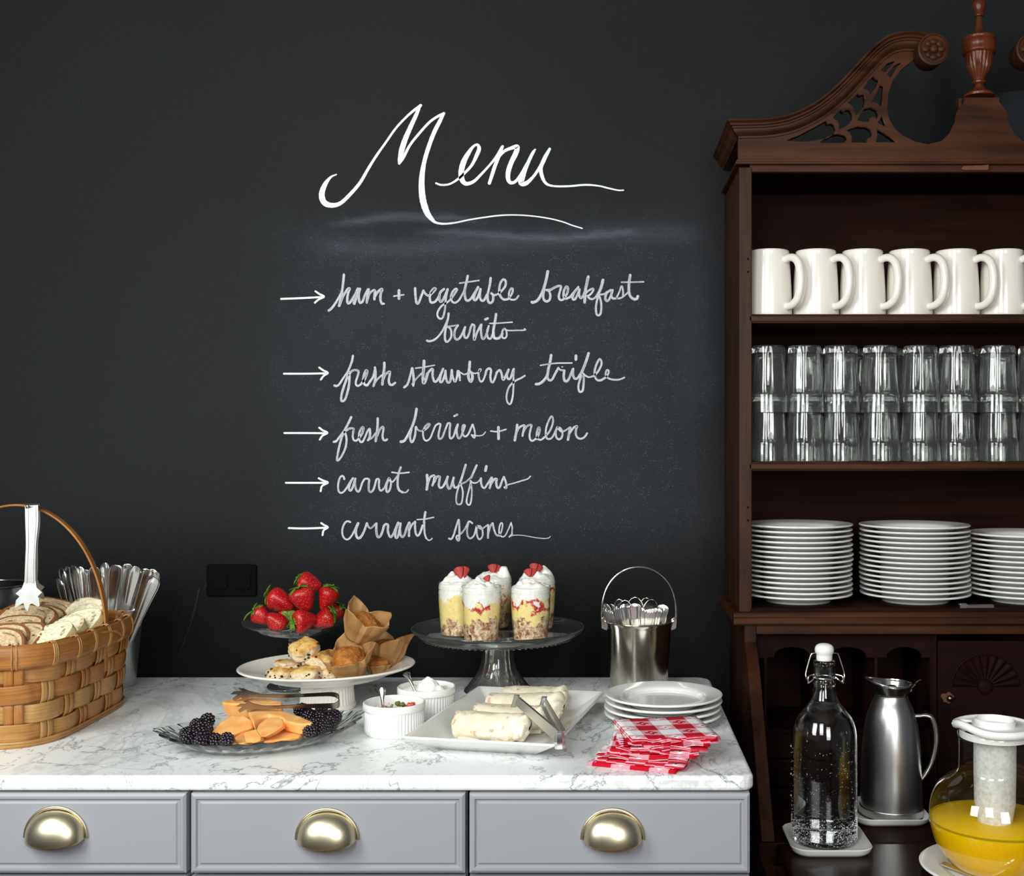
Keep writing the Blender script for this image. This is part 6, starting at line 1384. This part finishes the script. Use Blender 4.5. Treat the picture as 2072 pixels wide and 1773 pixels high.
def scone(px_, py_, Y, w_, h_, rot, seed, label):
    o = thing('scone', label, 'scone', W(px_, py_, Y), rot, 'currant scones on the white pedestal plate')
    def f(d):
        e = 3.2; k = (abs(d.x) ** e + abs(d.y) ** e + abs(d.z * 1.0) ** e) ** (-1 / e)
        return k * 0.93 * (1 + 0.13 * noise.noise(d * 1.8 + Vector((seed, 0, 0))) + 0.07 * noise.noise(d * 5 + Vector((seed, 2, 0))) + 0.03 * noise.noise(d * 12 + Vector((seed, 2, 5))))
    MB().ball((0, 0, 0), 1.0, 48, 32, (w_ / 2, w_ / 2 * 0.92, h_ / 2), fn=f).build('dough', M['scone'], o, smooth=180)
    mb = MB(); rnd = random.Random(int(seed * 10))
    for k in range(14):
        a = rnd.uniform(0, 2 * PI) if k > 5 else rnd.uniform(PI * 1.05, PI * 1.95); zz_ = rnd.uniform(-0.75, 0.8)
        d = Vector((cos(a) * math.sqrt(1 - zz_ * zz_), sin(a) * math.sqrt(1 - zz_ * zz_), zz_)); q = d * f(d)
        mb.ball((q.x * w_ / 2 * 0.985, q.y * w_ / 2 * 0.92 * 0.985, q.z * h_ / 2 * 0.985), rnd.uniform(0.0013, 0.0026), 7, 5, (1, 1, 0.75))
    cu2 = mb.build('currants', M['currant'], o, smooth=180); cu2['kind'] = 'stuff'; return o
scone(570, 1365, 1.862, 0.049, 0.024, (0.0, 0, 0.4), 1.1, 'bottom left currant scone on the white plate')
scone(622, 1364, 1.852, 0.053, 0.026, (-0.1, -0.05, 1.4), 2.3, 'bottom middle currant scone with golden top')
scone(583, 1346, 1.885, 0.046, 0.018, (0.05, 0.05, 2.2), 3.2, 'flat scone lying on the bottom left one')
scone(647, 1338, 1.872, 0.050, 0.028, (0.1, -0.3, 3.0), 4.7, 'browned scone at the right of the heap beside the muffin')
scone(615, 1315, 1.870, 0.048, 0.029, (0.25, -0.38, 0.8), 5.5, 'topmost scone, tilted on edge')
scone(664, 1362, 1.868, 0.036, 0.022, (0, 0.1, 4.0), 6.1, 'small end of a scone peeping out at the lower right of the heap')
# muffins
t = NT('parchment'); c = t.coord(); n1 = t.noise(c, 30, 4)
t.set(color=t.ramp(n1, [(0.3, srgb(172, 126, 72)), (0.7, srgb(202, 160, 104))]), rough=0.6, spec=0.3); M['parch'] = t.mat
tr = t.t.nodes.new('ShaderNodeBsdfTranslucent'); tr.inputs[0].default_value = (*srgb(206, 150, 90), 1); mx = t.t.nodes.new('ShaderNodeMixShader'); mx.inputs[0].default_value = 0.3
t.l(t.bsdf.outputs[0], mx.inputs[1]); t.l(tr.outputs[0], mx.inputs[2]); t.l(mx.outputs[0], t.out.inputs[0])
t = NT('muffin_crumb'); c = t.coord(); n1 = t.noise(c, 70, 5, 0.65); n2 = t.noise(c, 260, 4, 0.75)
t.set(color=t.ramp(n1, [(0.3, srgb(120, 66, 22)), (0.5, srgb(176, 108, 44)), (0.7, srgb(206, 146, 74))]), rough=0.75, spec=0.2).bump(n2, 0.9, 0.003); M['muffin'] = t.mat
def muffin(px_, py_, Y, s_, rot, seed, label, petals=1.0):
    o = thing('muffin', label, 'muffin', W(px_, py_, Y), rot, 'carrot muffins in parchment cups')
    rnd = random.Random(seed)
    hh = [1.0 + rnd.uniform(-.15, .15) for _ in range(4)]; sp_ = [rnd.uniform(0.85, 1.2) for _ in range(4)]
    mb = MB(); NU, NV = 96, 14
    def g(u, v):
        a = u * 2 * PI; q = a / (PI / 2); i = int(round(q)) % 4; dq = abs(q - round(q)) * 2     # 0 at corner, 1 between
        c_ = 1 - dq; c_ = c_ ** 0.8
        H_ = s_ * (0.047 * (0.6 + 0.4 * petals) + 0.022 * c_ * hh[i] * petals); r0 = 0.58 * s_ * 0.045
        z = v * H_
        r_ = r0 + s_ * (0.013 * min(1, v * H_ / (0.03 * s_)) + (0.016 * c_ * sp_[i]) * max(0, (z / s_ - 0.020) / 0.04) ** 1.3)
        # sharp vertical pleats
        tri = abs(((u * 12 + 0.25) % 1) * 2 - 1); r_ += s_ * 0.0050 * (tri - 0.5) * (1 - c_ * 0.8) * (0.4 + v)
        r_ += 0.0016 * nz((cos(a), sin(a), v), 1.6, seed)
        return (r_ * cos(a), r_ * sin(a), z - 0.02 * s_)
    mb.grid(g, NU, NV, cu=True)
    mb.lathe([(0, -0.02 * s_), (0.58 * s_ * 0.045, -0.02 * s_)], 24)
    mb.build('parchment_cup', M['parch'], o, smooth=22, solid=0.0004)
    def f(d):
        return 1 + 0.10 * noise.noise(d * 2 + Vector((seed, 0, 0))) + 0.06 * noise.noise(d * 6 + Vector((seed, 0, 3))) + 0.05 * noise.noise(d * 15 + Vector((seed, 5, 3)))
    MB().ball((0, 0, 0.010 * s_), 1.0, 56, 40, (0.0335 * s_, 0.0335 * s_, 0.024 * s_), fn=f).build('cake', M['muffin'], o, smooth=180)
    return o
muffin(780, 1327, 1.955, 0.78, (R(4), R(5), 0.55), 3, 'muffin at the right back of the plate in tall folded parchment', 1.0)
muffin(706, 1347, 1.875, 0.84, (R(24), R(-8), 0.10), 2, 'front muffin with open parchment leaning toward the scones', 0.75)
muffin(732, 1275, 1.905, 0.82, (R(26), R(8), 0.95), 1, 'topmost muffin sitting on the other two in parchment', 0.85)
muffin(765, 1350, 1.930, 0.55, (R(4), 0, 0.3), 5, 'dark muffin base low between the front and right muffins', 0.15)

# ------------------------------------------------------------ basket
KX2, KY2 = -0.905, 1.812; ka, kb = 0.1395, 0.178
bk = thing('bread_basket', 'woven split wood basket with tall hoop handle full of sliced bread', 'basket', (KX2, KY2, TOP + 0.0003))
def wickerm(name, dark, light, rot=0):
    t = NT(name); uvv = t.coord('UV'); n1 = t.noise(t.mapping(uvv, (9, 420, 1)), 1.0, 4, 0.6); n2 = t.noise(t.coord(), 30, 3)
    t.set(color=t.ramp(t.math('ADD', t.math('MULTIPLY', n1, 0.6), t.math('MULTIPLY', n2, 0.4)), [(0.32, dark), (0.66, light)]), rough=0.42, spec=0.4).bump(n1, 0.35, 0.0007); return t.mat
wk = [wickerm('split_wood', srgb(138, 92, 42), srgb(188, 138, 76)), wickerm('split_wood_pale', srgb(140, 98, 48), srgb(190, 146, 86)), wickerm('split_wood_amber', srgb(128, 76, 32), srgb(180, 120, 58))]
NP_ = 720; raw = []
for k in range(NP_ * 4):
    a = 2 * PI * k / (NP_ * 4); e = 2 / 4.2
    raw.append((ka * abs(cos(a)) ** e * (1 if cos(a) >= 0 else -1), kb * abs(sin(a)) ** e * (1 if sin(a) >= 0 else -1)))
cum = [0]
for k in range(len(raw)): p, q = raw[k], raw[(k + 1) % len(raw)]; cum.append(cum[-1] + math.hypot(p[0] - q[0], p[1] - q[1]))
PER = cum[-1]
import bisect
def peri(s_):
    s_ = (s_ % 1) * PER; i = min(len(raw) - 1, bisect.bisect_right(cum, s_) - 1); f = (s_ - cum[i]) / max(1e-9, cum[i + 1] - cum[i]); p, q = raw[i], raw[(i + 1) % len(raw)]
    x, y = p[0] + (q[0] - p[0]) * f, p[1] + (q[1] - p[1]) * f
    p2, p1_ = raw[(i + 6) % len(raw)], raw[i - 6]; tx, ty = p2[0] - p1_[0], p2[1] - p1_[1]; l_ = math.hypot(tx, ty)
    return x, y, ty / l_, -tx / l_
def kz(z): return 0.945 + 0.055 * min(1, z / 0.12)
def bpt(s_, z, off):
    x, y, nx, ny = peri(s_); k = kz(z); return (x * k + nx * off, y * k + ny * off, z)
NS = 24; RH = 0.0280; Z00 = 0.005; A_ = 0.0024
for j in range(4):
    z0 = Z00 + j * RH; rj = random.Random(j); uv = []
    N = NS * 14; mb = MB(); yt = [0.0, 0.06, 0.5, 0.94, 1.0]
    def g(u, v):
        s_ = u; t_ = yt[int(round(v * 4))]; ph = PI * (s_ * NS + j)
        w_ = cos(ph); w_ = math.copysign(abs(w_) ** 0.6, w_)
        bow = 0.0012 * sin(PI * t_)
        return bpt(s_, z0 + 0.0010 + (RH - 0.0018) * t_ + 0.0012 * sin(s_ * 40 + j * 2), A_ * w_ + bow)
    mb.grid(g, N, 4, cu=True)
    for i in range(N):
        for q in range(5): uv.append((i / N * PER + j * 0.37, yt[q] * RH))
    mb.build('weaver_strip', wk[j % 3], bk, smooth=60, solid=0.0010, merge=False, fixn=False, uvs=uv)
for i in range(NS):
    mb = MB(); uv = []; hw = 0.0118 + 0.0012 * ((i * 7) % 3 - 1)
    NZ = 44
    for half in ((-1, -0.03), (0.03, 1)):
        b0 = len(mb.v)
        def g(u, v):
            z = 0.001 + u * 0.118; s_ = (i + (half[0] + (half[1] - half[0]) * v) * hw / PER * NS) / NS; zr = (z - Z00) / RH - 0.5
            w_ = -cos(PI * (i + zr)); w_ = math.copysign(abs(w_) ** 0.6, w_)
            return bpt(s_, z, A_ * w_)
        mb.grid(g, NZ, 3)
        for a in range(NZ + 1):
            for b in range(4): uv.append((a / NZ * 0.118 + i * 0.31, b * 0.006 + half[0]))
    mb.build('stake', wk[(i * 5 + 1) % 3], bk, smooth=60, solid=0.0011, merge=False, fixn=False, uvs=uv)
def band_(name, z0, z1, o0_, bulge, mat, sol=0.0022):
    mb = MB(); uv = []; N = 240
    def g(u, v): return bpt(u, z0 + (z1 - z0) * v, o0_ + bulge * sin(PI * v))
    mb.grid(g, N, 6, cu=True)
    for i in range(N):
        for q in range(7): uv.append((i / N * PER, q / 6 * (z1 - z0)))
    return mb.build(name, mat, bk, smooth=60, solid=sol, merge=False, fixn=False, uvs=uv)
RZT = 0.1435
rimo = band_('outer_rim', 0.112, RZT, 0.0052, 0.0022, wk[2], 0.0034); band_('inner_rim', 0.114, RZT, -0.0050, -0.001, wk[2], 0.0030)
band_('base_strip', 0.0005, 0.0055, 0.0026, 0.001, wk[0], 0.002); band_('base_strip', 0.0058, 0.0090, 0.0040, 0.001, wk[1], 0.0016)
mb = MB(); mb.add([bpt(k / 80, 0.002, -0.001) for k in range(80)], [tuple(range(80))]); mb.build('base', wk[0], bk, smooth=None, solid=0.002)
for k in range(22):
    s0 = (k + 0.35) / 22; mb = MB()
    for d_ in ((-1, 0, 1) if k % 2 else (-1, 1)):
        s_ = s0 + d_ * 0.0024; x, y, nx, ny = peri(s_); kk = kz(0.13); ring = []
        for q in range(14):
            a = 2 * PI * q / 14; off = 0.0012 + 0.0094 * cos(a); z = 0.1275 + 0.0178 * sin(a); ring.append((x * kk + nx * off, y * kk + ny * off, z))
        mb.tube(ring, 0.0012, 6, closed=True)
    mb.build('rim_binding', wk[1], bk, smooth=80)
# hoop handle across the middle
HYo = 0.028; P = []; uv = []
for k in range(49):
    a = PI * k / 48; P.append((-(ka + 0.000) * cos(a), HYo, 0.120 + 0.2085 * sin(a) ** 0.94))
P = [(-ka + 0.002, HYo, 0.07)] + P + [(ka - 0.002, HYo, 0.07)]
mb = MB(); ribbon3(mb, P, [0.0125] * len(P), (0, 1, 0), 0.0032); mb.build('hoop_handle', wk[2], bk, smooth=40, bevel=0.0008)
# loop tie on the right end
MB().tube(crom([(ka + 0.006, -0.02, 0.138), (ka + 0.012, 0.03, 0.132), (ka + 0.010, 0.06, 0.118), (ka + 0.004, 0.05, 0.112)], 5), 0.0016, 6).build('cane_tie', wk[1], bk)
# tongs hanging from the hoop
ht = thing('hanging_tongs', 'matte steel bread tongs with clawed ends hanging from the basket handle', 'tongs', W(65, 1030, 1.832))
o0 = Vector(ht.location)
for s_, mm in ((-1, 0), (1, 1)):
    Y1 = 1.820 if s_ < 0 else 1.856
    A0 = [(64, 1023), (64.5, 1060), (63, 1100), (61.5, 1140), (61, 1180)] if s_ < 0 else [(68, 1026), (69, 1060), (67, 1100), (67, 1140), (65, 1172)]
    Ys = [Y1 + (0.004 if s_ > 0 else -0.002) * k for k in range(5)]
    PP = crom([tuple(W(x, y, Y_) - o0) for (x, y), Y_ in zip(A0, Ys)], 5); wd = crom([(0.0200,), (0.0195,), (0.0155,), (0.0155,), (0.0170,)], 5)
    mb = MB(); ribbon3(mb, PP, [q[0] for q in wd], (1, 0, 0), 0.0012)
    for e in (-1, 1):
        ribbon3(mb, [Vector(p) + Vector((e * q[0] * 0.30, -0.0010 * 1, 0)) for p, q in zip(PP, wd)], [0.0022] * len(PP), (1, 0, 0), 0.0022)
    mb.build('arm', M['alu'], ht, smooth=40)
    c0 = Vector(PP[-1]); sc_ = 1.0 if s_ < 0 else 0.95
    pts = [(-0.0085, 0.003), (-0.0120, -0.008), (-0.0215, -0.016), (-0.0175, -0.0185), (-0.0150, -0.0205), (-0.0200, -0.026), (-0.0215, -0.038), (-0.0120, -0.032), (-0.0085, -0.030), (-0.0050, -0.040), (-0.0010, -0.043), (0.0015, -0.032), (0.0050, -0.031), (0.0140, -0.036), (0.0165, -0.034), (0.0150, -0.024), (0.0130, -0.020), (0.0190, -0.014), (0.0105, -0.007), (0.0085, 0.003)]
    mb = MB(); mb.prism([(x * sc_, z * sc_) for x, z in pts], -0.0006, 0.0006); mb.build('claw', M['alu'], ht, loc=c0, rot=(R(-6 if s_ < 0 else 16), 0, 0), smooth=None)
mb = MB(); ribbon3(mb, [Vector(W(66, 1026, 1.819)) - o0, Vector(W(66, 1022, 1.822)) - o0, Vector(W(67, 1020, 1.838)) - o0, Vector(W(68, 1022, 1.853)) - o0, Vector(W(68, 1028, 1.857)) - o0], [0.0200] * 5, (1, 0, 0), 0.0014); mb.build('spring_bend', M['alu'], ht, smooth=60)
# breads
def crumbmat(kind):
    t = NT('bread_crumb_' + kind); c = t.coord(); xyz_ = t.sep(c)
    if kind == 'currant':
        n1 = t.noise(c, 70, 4); n2 = t.noise(c, 260, 4, 0.7)
        # dark sugar swirl: distorted super-elliptic rings
        rx = t.math('MULTIPLY', xyz_[0], 24); rz = t.math('MULTIPLY', xyz_[2], 26)
        rr2 = t.math('SQRT', t.math('ADD', t.math('MULTIPLY', rx, rx), t.math('MULTIPLY', rz, rz)))
        rr2 = t.math('ADD', rr2, t.math('MULTIPLY_ADD', n1, 0.5, -0.25))
        sw = t.ramp(t.math('ABSOLUTE', t.math('SUBTRACT', t.math('FRACT', t.math('MULTIPLY', rr2, 2.1)), 0.5)), [(0.03, 1.0), (0.10, 0.0)])
        sw = t.math('MULTIPLY', sw, t.ramp(t.noise(c, 28, 2), [(0.44, 0.0), (0.54, 1.0)]))
        rs_ = t.math('MULTIPLY', t.ramp(t.voro(c, 62), [(0.16, 1.0), (0.20, 0.0)]), t.ramp(t.noise(c, 50, 1), [(0.55, 0.0), (0.6, 1.0)]))
        col = t.ramp(n2, [(0.32, srgb(184, 148, 100)), (0.66, srgb(234, 214, 174))]); col = t.mix(t.math('MULTIPLY', sw, 0.85), col, srgb(74, 40, 18)); col = t.mix(rs_, col, srgb(100, 42, 26))
        t.set(color=col, rough=0.8, spec=0.15).bump(n2, 0.9, 0.003)
    else:
        v1_ = t.voro(c, 80, 'SMOOTH_F1'); v2_ = t.voro(c, 260); n2 = t.noise(c, 300, 3)
        hol = t.math('MULTIPLY', t.ramp(v1_, [(0.12, 1.0), (0.34, 0.0)]), t.ramp(t.noise(c, 50, 2), [(0.45, 0.15), (0.58, 1.0)]))
        col = t.ramp(n2, [(0.3, srgb(226, 214, 176)), (0.7, srgb(246, 238, 208))]); col = t.mix(t.math('MULTIPLY', hol, 0.75), col, srgb(164, 136, 88))
        t.set(color=col, rough=0.75, spec=0.2); t.bump(t.math('ADD', t.math('MULTIPLY', hol, -1.0), t.math('MULTIPLY', v2_, 0.3)), 0.9, 0.004)
    return t.mat
M['cr1'] = crumbmat('currant'); M['cr2'] = crumbmat('holey')
M['crust'] = plain('bread_crust', srgb(132, 80, 34), 0.6, var=0.35, vscale=60, bump=0.3, bscale=200); M['crust2'] = plain('floury_crust', srgb(214, 192, 140), 0.7, var=0.2, vscale=80)
def bread(px_, py_, Yt, w_, h_, tau, yaw, roll, kind, seed, label, th=0.011):
    tp_ = W(px_, py_, Yt); ta = R(tau)
    c = tp_ - Vector((0, sin(ta), cos(ta))) * (h_ / 2)
    o = thing('bread_slice', label, 'bread', c, (-ta, R(roll), R(yaw)), 'currant bread slices in the basket' if kind == 'currant' else 'open crumbed white bread slices in the basket')
    o.rotation_mode = 'XYZ'
    e = 2 / (3.0 if kind == 'currant' else 2.4); N = 56; out = []
    for k in range(N):
        a = 2 * PI * k / N; x = w_ / 2 * abs(cos(a)) ** e * (1 if cos(a) >= 0 else -1); z = h_ / 2 * abs(sin(a)) ** e * (1 if sin(a) >= 0 else -1)
        f = 1 + (0.03 if kind == 'currant' else 0.09) * noise.noise(Vector((cos(a) * 2, sin(a) * 2, seed))); out.append((x * f, z * f))
    mb = MB(); amp = 0.0012 if kind == 'currant' else 0.0022
    for s_ in (-1, 1):
        def g(u, v):
            p = out[int(round(u * N)) % N]; q = (p[0] * v, p[1] * v); return (q[0], s_ * (th / 2) + (amp * nz((q[0], 0, q[1]), 130, seed + s_) + amp * nz((q[0], 0, q[1]), 320, seed)) * (1 if v < 0.97 else 0), q[1])
        mb.grid(g, N, 18, cu=True)
    mb.build('crumb', M['cr1'] if kind == 'currant' else M['cr2'], o, smooth=180)
    mb = MB(); ct = 0.0040 if kind == 'currant' else 0.001
    def g(u, v):
        p = out[int(round(u * N)) % N]; tt_ = [-1, -0.96, 0, 0.96, 1][int(round(v * 4))]; k_ = [1, 1 + ct / w_ * 1.6, 1 + ct / w_ * 2.4, 1 + ct / w_ * 1.6, 1][int(round(v * 4))]
        return (p[0] * k_, tt_ * (th / 2 + 0.0003), p[1] * k_)
    mb.grid(g, N, 4, cu=True); mb.build('crust', M['crust'] if kind == 'currant' else M['crust2'], o, smooth=60)
    return o
bread(114, 1218, 1.945, 0.088, 0.075, 62, 6, 12, 'currant', 1, 'rearmost currant bread slice with brown crust edge')
bread(78, 1230, 1.900, 0.098, 0.080, 60, 0, 5, 'currant', 2, 'large currant bread slice under the hanging tong claws')
bread(70, 1232, 1.868, 0.080, 0.070, 62, -3, 6, 'currant', 3, 'currant bread slice just in front of the large one')
bread(48, 1253, 1.820, 0.074, 0.075, 66, -4, 0, 'currant', 4, 'currant bread slice lying flat in the middle of the row')
bread(62, 1268, 1.775, 0.052, 0.070, 60, -6, 0, 'currant', 5, 'narrow dark edged currant bread slice behind the white bread')
bread(28, 1269, 1.752, 0.056, 0.070, 45, 18, 0, 'currant', 6, 'second currant bread slice from the front with dark crust')
bread(6, 1277, 1.722, 0.066, 0.066, 32, 16, 0, 'currant', 7, 'frontmost currant bread slice facing the viewer, cut by the picture edge')
bread(184, 1215, 1.925, 0.060, 0.062, 52, -6, 4, 'holey', 8, 'rearmost white holey bread slice beside the hoop')
bread(172, 1238, 1.862, 0.078, 0.062, 55, -8, -14, 'holey', 9, 'middle white holey bread slice against the basket rim')
bread(146, 1252, 1.818, 0.060, 0.060, 58, -8, -10, 'holey', 10, 'grey shaded holey bread slice between the middle and front ones')
bread(112, 1267, 1.765, 0.082, 0.066, 56, -8, -18, 'holey', 11, 'bright front white holey bread slice along the basket rim')
